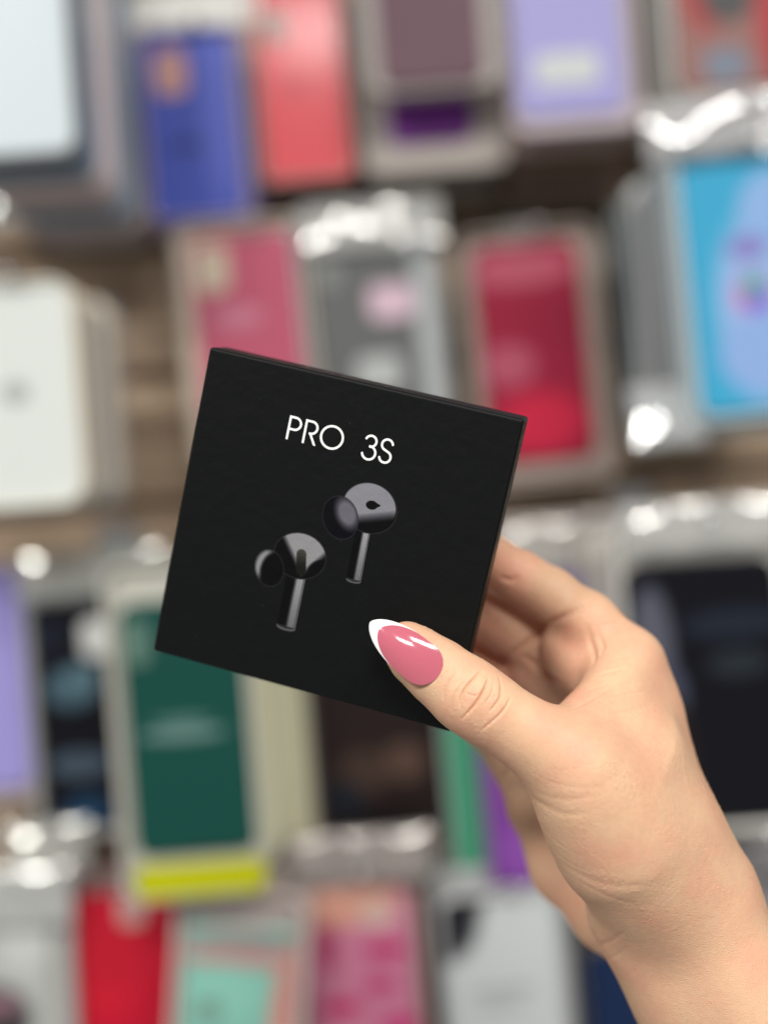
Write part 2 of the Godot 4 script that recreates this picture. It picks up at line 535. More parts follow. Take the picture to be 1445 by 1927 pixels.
	stack("silvery plastic pack, %s behind the cyan blue case on its hook", "packs behind the cyan case", o, repeat_colors([["d9dedd", "a9b4b8", 0.45], ["b9c0c2", "6e747a", 0.5], ["e2e4e2", "b9c4c8", 0.45], ["8f9494", "8a8c8c", 0.5], ["dde0de", "5c6066", 0.45]], 11), Vector2(0.084, 0.172), 0.0165, Vector2(-0.0004, 0.0006))
	hook(1412, 262, 705, "chrome peg hook above the cyan blue case")
	# ---- third row
	o = pack("lilac_phone_case", "lilac phone case left of the navy patterned case", "", -48, 1285, 196, 420, 800, 1.0, hexed("9c95d2"), {"l": 10, "t": 14, "r": 12, "b": 12, "c": "b4aab0", "a": 0.7})
	o = pack("navy_patterned_case", "dark navy patterned phone case with a painted white highlight spot", "", 146, 1345, 152, 425, 790, 0.6, printed("14161f", [[0.45, 0.38, 0.34, 0.09, "4c6470"], [0.6, 0.34, 0.2, 0.07, "5c7884"], [0.5, 0.72, 0.4, 0.06, "4a5866"], [0.55, 0.94, 0.3, 0.09, "22405c"], [0.5, 0.57, 0.45, 0.04, "0c1220"], [0.2, 0.15, 0.25, 0.08, "20242e"]], 0.25), {"l": 14, "t": 40, "r": 10, "b": 14, "c": "a7a9a6", "a": 0.8}, [], [["painted_glint", 184, 1202, 58, 72, "cfd1cf", 0.0012]])  # the white disc is a blurred highlight, made as a pale piece
	stack("grey pack, %s behind the navy patterned case", "packs behind the navy patterned case", o, repeat_colors([["a9aba8", "3a3f48", 1.0], ["c4c4be", "6a7078", 1.0]], 3), Vector2(0.066, 0.162), 0.0165, Vector2(0.0025, -0.0030))
	bag_header(o, "bag_header", 180, 1075, 270, 86, 790, 33, "d2d6d0", Vector2(146, 1345))
	bag_header(o, "bag_foot", 95, 1590, 150, 90, 790, 35, "c9cbc4", Vector2(146, 1345))
	hook(150, 1050, 780, "chrome peg hook above the navy patterned case")
	o = pack("green_phone_case", "dark green phone case with pale lettering over a yellow label band", "", 353, 1368, 236, 498, 715, 0.8, printed("174a42", [[0.46, 0.475, 0.24, 0.020, "53756e"], [0.46, 0.525, 0.36, 0.024, "6a8781"]]), {"l": 22, "t": 70, "r": 8, "b": 74, "c": "b5b4a8"}, [[0.15, 0.17, 0.2, 0.17, "5d7a6f"]], [["label_band", 380, 1650, 244, 60, "b9bb1c", 0.004]])
	stack("cream pack, %s behind the dark green case", "packs behind the green case", o, repeat_colors([["d9d8b8", "cfcfae", 1.0], ["cfcdb4", "b9b99c", 1.0]], 5), Vector2(0.084, 0.178), 0.0165, Vector2(0.0022, 0.0))
	hook(360, 1062, 705, "chrome peg hook above the dark green case")
	o = pack("cream_phone_case", "cream phone case in a pale pack, half behind the dark green case", "", 500, 1445, 150, 420, 800, 1.0, hexed("d8d7b6"), {"l": 8, "t": 12, "r": 10, "b": 12, "c": "cfc9ae"})
	o = pack("brown_patterned_case", "dark brown patterned phone case under the black box", "", 712, 1392, 246, 360, 800, 1.0, printed("2a211f", [[0.7, 0.62, 0.18, 0.10, "54423a"], [0.35, 0.66, 0.2, 0.12, "43352f"], [0.5, 0.9, 0.4, 0.06, "1d1715"], [0.2, 0.8, 0.15, 0.1, "22262e"]], 0.4), {"l": 6, "t": 12, "r": 6, "b": 10, "c": "3a322e"})
	hook(712, 1195, 790, "chrome peg hook above the dark brown patterned case")
	o = pack("emerald_phone_case", "emerald green phone case half behind the violet case", "", 900, 1440, 112, 405, 785, 1.5, hexed("479a78"), {"l": 10, "t": 12, "r": 8, "b": 10, "c": "8a938c", "a": 0.6})
	o = pack("violet_phone_case", "violet phone case behind the heel of the hand", "", 995, 1450, 176, 432, 770, 1.5, printed("7a4194", [[0.4, 0.85, 0.3, 0.12, "864ea2"]]), {"l": 8, "t": 12, "r": 8, "b": 6, "c": "6a5a78", "a": 0.6})
	hook(995, 1215, 780, "chrome peg hook above the violet case")
	o = pack("mauve_phone_case", "mauve phone case in a white film bag, behind the index finger", "", 1075, 1240, 150, 330, 810, 1.0, printed("b9a6c4", [[0.6, 0.05, 0.4, 0.10, "8a6ab4"], [0.5, 0.5, 0.4, 0.3, "c9bcc8"]]), {"l": 30, "t": 60, "r": 20, "b": 20, "c": "d0ccc8"})
	bag_header(o, "bag_header", 1060, 1020, 250, 110, 800, 44, "dfdcd6", Vector2(1075, 1240), 0.007)
	o = pack("black_phone_case", "large black and navy phone case in a white-topped pack, right of the hand", "", 1335, 1302, 292, 505, 700, 1.0, printed("15181f", [[0.16, 0.32, 0.13, 0.24, "5a5c68"], [0.25, 0.5, 0.10, 0.12, "4a4e5e"], [0.7, 0.25, 0.35, 0.06, "262c36"], [0.2, 0.75, 0.18, 0.24, "2a2220"], [0.7, 0.4, 0.2, 0.05, "2c3238"]], 0.22), {"l": 14, "t": 90, "r": 14, "b": 12, "c": "c9c8c0"})  # the grey patches are reflections painted into the dark colour
	bag_header(o, "bag_header", 1330, 985, 330, 92, 700, 52, "e6e5de", Vector2(1335, 1302), 0.007)
	stack("pale pack, %s behind the large black and navy case", "packs behind the black case", o, repeat_colors([["cfcbc2", "8a8680", 0.8], ["bdb9b2", "5a5450", 0.8]], 5), Vector2(0.098, 0.17), 0.0175, Vector2(-0.0008, 0.002))
	hook(1330, 975, 690, "chrome peg hook above the large black and navy case")
	# ---- bottom row
	o = pack("silver_bagged_case", "silver grey phone case in a crumpled film bag, lowest on the left", "", 15, 1870, 170, 380, 780, -1.0, printed("b4b7b3", [[0.3, 0.62, 0.45, 0.16, "3c3a3c"], [0.4, 0.55, 0.25, 0.05, "8a6a74"], [0.7, 0.2, 0.3, 0.2, "c6cac6"]]), {"l": 14, "t": 30, "r": 40, "b": 14, "c": "a6a5a2", "a": 0.8})
	bag_header(o, "bag_header", 45, 1680, 190, 110, 780, 61, "dadcd8", Vector2(15, 1870), 0.005)
	o = pack("scarlet_phone_case", "scarlet phone case with a pale camera opening, under the navy patterned case", "", 238, 1882, 200, 405, 790, -0.5, printed("c31e34", [[0.35, 0.3, 0.4, 0.25, "cf2438"]]), {"l": 8, "t": 14, "r": 6, "b": 10, "c": "6a4a48", "a": 0.7}, [[0.60, 0.075, 0.32, 0.15, "d0a8a4"]])
	stack("pinkish grey pack, %s behind the scarlet case", "packs behind the scarlet case", o, repeat_colors([["b89c98", "a83038", 1.0], ["8d7c78", "5a2a2c", 1.0]], 3), Vector2(0.076, 0.150), 0.0165, Vector2(-0.0030, 0.0030))
	hook(236, 1668, 780, "chrome peg hook above the scarlet case")
	o = pack("mint_phone_case", "mint green and pink banded phone case, tilted, right of the scarlet one", "", 445, 1905, 226, 430, 735, -7.0, printed("86bfb0", [[0.5, 0.0, 0.9, 0.14, "b3a5a0"], [0.5, 0.19, 0.6, 0.035, "8f8c8a"], [0.6, 0.27, 0.7, 0.035, "c08a8a"], [1.0, 0.55, 0.20, 0.35, "cf9088"], [0.4, 0.42, 0.36, 0.12, "8cc8b8"], [0.25, 0.5, 0.12, 0.05, "7a9c90"]]), {"l": 12, "t": 12, "r": 16, "b": 12, "c": "c4b3ac"})
	stack("pale pack, %s behind the mint and pink case", "packs behind the mint case", o, repeat_colors([["d2c4bc", "b89a94", 1.0], ["b5aca6", "8a7a78", 1.0]], 3), Vector2(0.082, 0.146), 0.0165, Vector2(0.0030, 0.0030))
	hook(440, 1690, 725, "chrome peg hook above the mint and pink case")
	o = pack("pink_patterned_case", "pink phone case patterned with magenta spots, peach at its top", "", 682, 1885, 224, 425, 760, 0.8, printed("c97c98", [[0.3, 0.05, 0.6, 0.12, "d29a88"], [0.2, 0.25, 0.09, 0.10, "b8486e"], [0.75, 0.28, 0.20, 0.035, "bd2f6a"], [0.68, 0.43, 0.14, 0.035, "bf3c74"], [0.3, 0.52, 0.20, 0.035, "c03468"], [0.7, 0.12, 0.18, 0.06, "cdaea4"], [0.85, 0.62, 0.2, 0.05, "c8447c"]], 0.3), {"l": 10, "t": 14, "r": 12, "b": 10, "c": "a88a84"})
	stack("rose grey pack, %s behind the pink patterned case", "packs behind the pink patterned case", o, repeat_colors([["b79a96", "a05a70", 1.0], ["8f7f7c", "5a4444", 1.0]], 3), Vector2(0.084, 0.150), 0.0165, Vector2(-0.0020, 0.0040))
	bag_header(o, "bag_header", 672, 1608, 280, 96, 760, 71, "b4aea8", Vector2(682, 1885), 0.007)
	hook(680, 1640, 745, "chrome peg hook above the pink patterned case")
	o = pack("jet_black_case", "jet black phone case between the pink patterned and the white one", "", 858, 1845, 100, 330, 815, 0.5, hexed("232227"), {"l": 6, "t": 8, "r": 6, "b": 8, "c": "3a3636"})
	o = pack("white_lettered_case", "white phone case with grey lettering, below the violet case", "", 952, 1910, 216, 450, 755, 1.6, printed("c6cbcb", [[0.0, 0.06, 0.34, 0.20, "29282c"], [0.2, 0.02, 0.2, 0.06, "29282c"], [0.5, 0.40, 0.3, 0.022, "a9afb0"], [0.45, 0.46, 0.22, 0.02, "aeb3b4"], [0.55, 0.66, 0.3, 0.02, "a8adae"]]), {"l": 6, "t": 10, "r": 10, "b": 10, "c": "a4a6a6", "a": 0.7})
	stack("silver grey pack, %s behind the white lettered case", "packs behind the white lettered case", o, repeat_colors([["aeb0b0", "8a8c8e", 1.0], ["7d7c7c", "4a4a4e", 1.0]], 3), Vector2(0.078, 0.155), 0.0165, Vector2(0.0030, 0.0020))
	hook(960, 1672, 745, "chrome peg hook above the white lettered case")
	o = pack("slate_phone_case", "dark slate grey phone case right of the white lettered one", "", 1090, 1900, 90, 330, 820, 0.5, hexed("4a4742"), {"l": 6, "t": 8, "r": 6, "b": 8, "c": "55524c"})
	o = pack("navy_phone_case", "plain navy phone case below the wrist", "", 1195, 1990, 170, 410, 790, 1.0, hexed("22304f"), {"l": 8, "t": 12, "r": 8, "b": 10, "c": "3a3a44"})
	o = pack("grey_bagged_case", "grey phone case in a crumpled film bag, right of the wrist", "", 1440, 1790, 200, 400, 770, 1.0, printed("6c696a", [[0.3, 0.3, 0.4, 0.2, "8c8a8c"]]), {"l": 12, "t": 20, "r": 12, "b": 12, "c": "8e8c8c"})
	bag_header(o, "bag_header", 1430, 1595, 200, 80, 770, 81, "c0bebe", Vector2(1440, 1790), 0.007)


# ---------------------------------------------------------------- the black box
const BOX_SIDE := 89.0
const BOX_THICK := 18.5
const BOX_CENTRE := Vector3(-14.8, -7.75, -342.2)   # middle of the front face, camera axes, mm


func box_axes() -> Basis:
	var x := Vector3(0.9586, -0.2376, 0.1569).normalized()
	var y := Vector3(0.2216, 0.9598, 0.1724)
	y = (y - x * x.dot(y)).normalized()
	return Basis(x, y, x.cross(y))


func face_depth(px: float, py: float) -> float:
	# how deep the box's front face lies behind a pixel
	var n := box_axes().z
	var ray := pt(px, py, 1.0)
	return n.dot(BOX_CENTRE) / n.dot(ray)


func earbud_box() -> void:
	var axes := box_axes()
	var mid := BOX_CENTRE - axes.z * BOX_THICK * 0.5
	var box := thing("earbud_box", "small square matte black gift box printed with two earbuds, held in the hand", "box", view * Transform3D(axes, mid * MM))
	var m := StandardMaterial3D.new()
	m.resource_name = "printed_black_card"
	m.albedo_texture = ImageTexture.create_from_image(box_print())
	m.texture_repeat = false
	m.roughness = 0.48
	m.metallic_specular = 0.27
	m.heightmap_enabled = true
	m.heightmap_scale = 0.011
	var relief := FastNoiseLite.new()
	relief.seed = 5
	relief.noise_type = FastNoiseLite.TYPE_SIMPLEX_SMOOTH
	relief.frequency = 0.028
	relief.fractal_octaves = 4
	var nt := NoiseTexture2D.new()
	nt.width = 512
	nt.height = 512
	nt.noise = relief
	m.heightmap_texture = nt
	part("lid", rounded_box(Vector3(BOX_SIDE, BOX_SIDE, 14.0) * MM, 0.9 * MM, 4), m, box).position = Vector3(0, 0, (BOX_THICK - 14.0) * 0.5 * MM)
	var b := plain("black_card", Color(0.0055, 0.0055, 0.006), 0.45)
	part("base", rounded_box(Vector3(BOX_SIDE - 2.4, BOX_SIDE - 2.4, 16.0) * MM, 0.6 * MM, 3), b, box).position = Vector3(0, 0, -(BOX_THICK - 16.0) * 0.5 * MM)


func near_segment(p: Vector2, a: Vector2, b: Vector2) -> float:
	var ab := b - a
	return (p - a - ab * clampf((p - a).dot(ab) / ab.length_squared(), 0.0, 1.0)).length()


func near_arc(p: Vector2, c: Vector2, r: float, from: float, to: float) -> float:
	# distance to the arc that runs from angle `from` to angle `to` (degrees, y down, clockwise on the print)
	var d := p - c
	var a := fposmod(rad_to_deg(d.angle()) - from, 360.0)
	if a <= to - from:
		return absf(d.length() - r)
	return minf((p - c - Vector2.from_angle(deg_to_rad(from)) * r).length(), (p - c - Vector2.from_angle(deg_to_rad(to)) * r).length())


func letter_distance(p: Vector2) -> float:
	# "PRO 3S" in thin geometric capitals. Units: cap height 1, baseline y = 0, y down, pen position x
	var d := 1e9
	# P
	d = minf(d, near_segment(p, Vector2(0.05, 0), Vector2(0.05, -1)))
	d = minf(d, near_segment(p, Vector2(0.05, -0.95), Vector2(0.28, -0.95)))
	d = minf(d, near_segment(p, Vector2(0.05, -0.45), Vector2(0.28, -0.45)))
	d = minf(d, near_arc(p, Vector2(0.28, -0.70), 0.25, -90, 90))
	# R
	d = minf(d, near_segment(p, Vector2(0.747, 0), Vector2(0.747, -1)))
	d = minf(d, near_segment(p, Vector2(0.747, -0.95), Vector2(0.99, -0.95)))
	d = minf(d, near_segment(p, Vector2(0.96, -0.45), Vector2(0.99, -0.45)))
	d = minf(d, near_arc(p, Vector2(0.99, -0.70), 0.25, -90, 90))
	d = minf(d, near_segment(p, Vector2(0.98, -0.45), Vector2(1.25, 0)))
	# O
	d = minf(d, absf((p - Vector2(1.905, -0.505)).length() - 0.46))
	# 3
	d = minf(d, near_arc(p, Vector2(3.53, -0.725), 0.225, -160, 90))
	d = minf(d, near_arc(p, Vector2(3.53, -0.245), 0.275, -90, 165))
	# S
	d = minf(d, near_arc(p, Vector2(4.22, -0.73), 0.225, 118, 345))
	d = minf(d, near_segment(p, Vector2(4.114, -0.532), Vector2(4.345, -0.435)))
	d = minf(d, near_arc(p, Vector2(4.22, -0.235), 0.235, -58, 165))
	return d


func inside_ellipse(p: Vector2, c: Vector2, rx: float, ry: float, turn := 0.0) -> float:
	# about 1 in the middle, 0 on the rim, negative outside
	var q := (p - c).rotated(-turn)
	return 1.0 - sqrt(q.x * q.x / (rx * rx) + q.y * q.y / (ry * ry))


func box_print() -> Image:
	# what is printed on the lid; x, y run 0..1 over the face
	var n := 1024
	var im := Image.create(n, n, false, Image.FORMAT_RGB8)
	var card := Color(0.050, 0.055, 0.056)
	im.fill(card)
	var grain := FastNoiseLite.new()
	grain.seed = 3
	grain.frequency = 0.35
	# lettering
	var cap := 0.0752
	var o := Vector2(0.2945, 0.2246)
	for y in range(140, 245):
		for x in range(290, 670):
			var p := (Vector2(x + 0.5, y + 0.5) / n - o) / cap
			if p.y < -1.0 and p.x < 1.3 or p.y > 0.0 and p.x < 1.3:
				continue
			var d := letter_distance(p)
			var cover := clampf((0.048 - d) * cap * n + 0.5, 0.0, 1.0)
			if cover > 0:
				im.set_pixel(x, y, im.get_pixel(x, y).lerp(Color(0.97, 0.97, 0.96), cover))
	# dust specks and small scratches on the lid
	var rng := RandomNumberGenerator.new()
	rng.seed = 9
	for i in 46:
		var at := Vector2i(rng.randi_range(20, n - 20), rng.randi_range(20, n - 20))
		var c := card.lerp(Color(0.6, 0.6, 0.58), rng.randf_range(0.15, 0.6))
		for k in rng.randi_range(1, 4):
			im.set_pixelv(at + Vector2i(k / 2, k % 2 + k / 3), c)
	# worn, paler card along the edges
	for i in 1500:
		var d := int(absf(rng.randfn(0.0, 2.2))) + 9
		var t := rng.randi_range(8, n - 9)
		var p: Vector2i = [Vector2i(t, d), Vector2i(n - 1 - d, t), Vector2i(d, t), Vector2i(t, n - 1 - d)][rng.randi() % 4]
		im.set_pixelv(p, card.lerp(Color(0.42, 0.41, 0.40), rng.randf_range(0.1, 0.5)))
	# the two printed earbuds
	for y in range(290, 880):
		for x in range(270, 760):
			var p := Vector2(x + 0.5, y + 0.5) / n
			var c := earbud_ink(p, grain.get_noise_2d(x, y))
			if c.a > 0:
				im.set_pixel(x, y, card.lerp(Color(c.r, c.g, c.b), c.a))
	return im


func soft(v: float, w: float) -> float:
	return clampf(v / w + 0.5, 0.0, 1.0)


func earbud_ink(p: Vector2, g: float) -> Color:
	var ink := Color(0, 0, 0, 0)
	var black := Color(0.016, 0.016, 0.026)
	var grey := Color(0.54, 0.54, 0.55)
	g *= 0.09
	# lower bud: stem
	var k := stem_ink(p, Vector2(0.418, 0.600), Vector2(0.418, 0.808), 0.031, g)
	if k.a > 0:
		ink = k
	# lower bud: round head
	var e := inside_ellipse(p, Vector2(0.415, 0.574), 0.086, 0.074)
	if e > -0.02:
		var c := black
		var lit := soft(inside_ellipse(p, Vector2(0.415, 0.573), 0.084, 0.072), 0.03)
		lit *= 1.0 - soft(inside_ellipse(p, Vector2(0.358, 0.625), 0.046, 0.054, 0.3), 0.10)
		lit *= 1.0 - soft(inside_ellipse(p, Vector2(0.492, 0.616), 0.044, 0.048, 0.4), 0.16)
		lit *= 1.0 - soft(p.y - 0.628 + absf(p.x - 0.432) * 1.3, 0.03)
		c = c.lerp(Color(grey.r + g, grey.g + g, grey.b + g), lit * 0.95)
		var slot := near_segment(p, Vector2(0.419, 0.567), Vector2(0.428, 0.618))
		if slot < 0.0175:
			var stripe := 0.08 + 0.22 * absf(sin(p.y * 620.0 + sin(p.x * 300.0))) * clampf((0.605 - p.y) * 22.0, 0.0, 1.0)
			c = c.lerp(Color(stripe, stripe, stripe * 0.92), soft(0.0160 - slot, 0.002))
		c = c.lerp(Color(0.20, 0.20, 0.21), 0.7 * soft(0.035 - e, 0.02))
		ink = over(ink, c, soft(e, 0.02))
	# lower bud: silicone tip
	e = inside_ellipse(p, Vector2(0.327, 0.636), 0.048, 0.060, -0.35)
	if e > -0.03:
		var lit := soft(inside_ellipse(p, Vector2(0.310, 0.625), 0.030, 0.048, 0.2), 0.5) * (1.0 - soft(inside_ellipse(p, Vector2(0.343, 0.640), 0.044, 0.062, 0.1), 0.25)) * 0.9
		ink = over(ink, black.lerp(Color(0.56 + g, 0.56 + g, 0.57 + g), lit).lerp(Color(0.19, 0.19, 0.20), 0.7 * soft(0.05 - e, 0.03)), soft(e, 0.03))
	# upper bud: stem
	k = stem_ink(p, Vector2(0.594, 0.430), Vector2(0.598, 0.606), 0.024, g)
	if k.a > 0:
		ink = k
	# upper bud: round head
	e = inside_ellipse(p, Vector2(0.600, 0.373), 0.088, 0.079, 0.15)
	if e > -0.02:
		var lit := soft(inside_ellipse(p, Vector2(0.598, 0.370), 0.084, 0.074, 0.15), 0.03)
		lit *= 1.0 - soft(p.y - 0.397 + (p.x - 0.62) * 0.35, 0.035)
		var c := black.lerp(Color(grey.r + g, grey.g + g, grey.b + 0.02 + g), lit * 0.9)
		var hole := inside_ellipse(p, Vector2(0.604, 0.362), 0.0185, 0.0140, -0.1)
		hole = maxf(hole, 1.0 - near_segment(p, Vector2(0.612, 0.361), Vector2(0.629, 0.358)) / (0.011 - clampf((p.x - 0.612) * 0.5, 0.0, 0.0095)))
		c = c.lerp(Color(0.03, 0.03, 0.03), soft(hole, 0.12))
		c = c.lerp(Color(0.20, 0.20, 0.21), 0.7 * soft(0.035 - e, 0.02))
		ink = over(ink, c, soft(e, 0.02))
	# upper bud: silicone tip, in front of the head
	e = inside_ellipse(p, Vector2(0.516, 0.424), 0.057, 0.070, -0.45)
	if e > -0.03:
		var lit := soft(inside_ellipse(p, Vector2(0.534, 0.405), 0.033, 0.048, -0.55), 0.7)
		ink = over(ink, Color(0.018, 0.018, 0.035).lerp(Color(0.44 + g, 0.43 + g, 0.47 + g), lit * 0.85).lerp(Color(0.17, 0.17, 0.19), 0.7 * soft(0.05 - e, 0.03)), soft(e, 0.03))
	return ink


func stem_ink(p: Vector2, a: Vector2, b: Vector2, w: float, g: float) -> Color:
	var ab := b - a
	var t := (p - a).dot(ab) / ab.length_squared()
	if t < -0.1 or t > 1.06:
		return Color(0, 0, 0, 0)
	var s := (p - a).dot(Vector2(ab.y, -ab.x).normalized()) / w     # -1 left .. 1 right
	var end := 1.0 + 0.05 * sqrt(maxf(0.0, 1.0 - s * s))
	var cover := soft(1.0 - absf(s), 0.10) * soft(end - t, 0.02)
	var lit := soft(s - 0.02, 0.35) * soft(0.80 - s, 0.10) * (1.0 - 0.35 * t)
	lit = maxf(lit, 0.75 * soft(0.05 - absf(s - 0.90), 0.05))
	if t > 0.985:
		lit = 0.25 if absf(t - end) > 0.02 else 0.7
	return Color(0.016, 0.016, 0.024).lerp(Color(0.58 + g, 0.58 + g, 0.59 + g), clampf(lit, 0.0, 1.0)) * Color(1, 1, 1, cover)


func over(under: Color, top: Color, cover: float) -> Color:
	var a := cover + under.a * (1.0 - cover)
	if a <= 0.0:
		return under
	var c := top * cover + Color(under.r, under.g, under.b) * under.a * (1.0 - cover)
	return Color(c.r / a, c.g / a, c.b / a, a)


# ---------------------------------------------------------------- the hand
# Skeleton: tapered capsules, joined with smooth minima inside the palm-and-thumb body (group 0) and inside each
# finger (groups 1 to 4); meshed as surface nets.
var cap_a := PackedVector3Array()
var cap_ab := PackedVector3Array()
var cap_inv := PackedFloat32Array()
var cap_r := PackedFloat32Array()
var cap_dr := PackedFloat32Array()
var cap_k := PackedFloat32Array()
var cap_g := PackedInt32Array()
var fold_a := PackedVector3Array()
var fold_ab := PackedVector3Array()
var fold_inv := PackedFloat32Array()
var fold_w := PackedFloat32Array()
var fold_h := PackedFloat32Array()
const FINGER_JOIN := 3.0


func bone(group: int, blend: float, chain: Array) -> void:
	# chain of [px, py, depth mm, radius mm]
	for i in chain.size() - 1:
		var p: Array = chain[i]
		var q: Array = chain[i + 1]
		var a := pt(p[0], p[1], p[2])
		var b := pt(q[0], q[1], q[2])
		cap_a.append(a)
		cap_ab.append(b - a)
		cap_inv.append(1.0 / maxf((b - a).length_squared(), 1e-6))
		cap_r.append(p[3])
		cap_dr.append(q[3] - p[3])
		cap_k.append(blend)
		cap_g.append(group)


func field(p: Vector3, active: PackedInt32Array) -> float:
	var body := 1e6
	var f1 := 1e6
	var f2 := 1e6
	var f3 := 1e6
	var f4 := 1e6
	for i in active:
		var pa := p - cap_a[i]
		var ab := cap_ab[i]
		var t := clampf(pa.dot(ab) * cap_inv[i], 0.0, 1.0)
		var d := (pa - ab * t).length() - cap_r[i] - cap_dr[i] * t
		var g := cap_g[i]
		var o := body
		if g == 1: o = f1
		elif g == 2: o = f2
		elif g == 3: o = f3
		elif g == 4: o = f4
		var k := cap_k[i]
		var h := k - absf(o - d)
		o = minf(o, d)
		if h > 0.0:
			o -= h * h * 0.25 / k
		if g == 0: body = o
		elif g == 1: f1 = o
		elif g == 2: f2 = o
		elif g == 3: f3 = o
		else: f4 = o
	var f := minf(f1, f2)
	var e := 0.7 - absf(f1 - f2)
	if e > 0.0: f -= e * e * 0.25 / 0.7
	e = 0.7 - absf(f - f3)
	f = minf(f, f3)
	if e > 0.0: f -= e * e * 0.25 / 0.7
	e = 0.7 - absf(f - f4)
	f = minf(f, f4)
	if e > 0.0: f -= e * e * 0.25 / 0.7
	e = FINGER_JOIN - absf(body - f)
	body = minf(body, f)
	if e > 0.0: body -= e * e * 0.25 / FINGER_JOIN
	return body


func folds(p: Vector3, active: PackedInt32Array) -> float:
	var s := 0.0
	for i in active:
		var pa := p - fold_a[i]
		var ab := fold_ab[i]
		var t := clampf(pa.dot(ab) * fold_inv[i], 0.0, 1.0)
		var q := (pa - ab * t).length_squared() / (fold_w[i] * fold_w[i])
		if q < 6.0:
			s = maxf(s, fold_h[i] * exp(-q))
	return s


func near_caps(mid: Vector3, among: PackedInt32Array, within: float) -> PackedInt32Array:
	var out := PackedInt32Array()
	for i in among:
		var pa := mid - cap_a[i]
		var t := clampf(pa.dot(cap_ab[i]) * cap_inv[i], 0.0, 1.0)
		if (pa - cap_ab[i] * t).length() - cap_r[i] - cap_dr[i] * t < within + cap_k[i]:
			out.append(i)
	return out


func crease(width: float, deep: float, points: Array, from := 280.0) -> void:
	# a groove along a line on the skin: each pixel is followed back to where it meets the hand
	var all := PackedInt32Array(range(cap_a.size()))
	var last := Vector3.ZERO
	var have := false
	for i in points.size():
		var p: Vector2 = points[i]
		var depth := from
		for k in 60:
			var d := field(pt(p.x, p.y, depth), all)
			if d < 0.05:
				break
			depth += d * 0.9
		if depth > 480.0:
			have = false
			continue
		var at := pt(p.x, p.y, depth)
		if have:
			fold_a.append(last)
			fold_ab.append(at - last)
			fold_inv.append(1.0 / maxf((at - last).length_squared(), 1e-6))
			fold_w.append(width)
			var along := (i - 0.5) / (points.size() - 1.0)      # folds die out towards both ends
			fold_h.append(deep * pow(sin(PI * clampf(along, 0.04, 0.96)), 0.7))
		last = at
		have = true


func zoomed(scale: float, ox: float, oy: float, flat: Array) -> Array:
	var out := []
	for i in range(0, flat.size(), 2):
		out.append(Vector2(ox + flat[i] / scale, oy + flat[i + 1] / scale))
	return out


func curve(points: Array) -> Array:
	# a smoother line through the points
	var out := []
	for i in points.size() - 1:
		var a: Vector2 = points[maxi(i - 1, 0)]
		var b: Vector2 = points[i]
		var c: Vector2 = points[i + 1]
		var d: Vector2 = points[mini(i + 2, points.size() - 1)]
		for k in 4:
			out.append(b.cubic_interpolate(c, a, d, k / 4.0))
	out.append(points[-1])
	return out


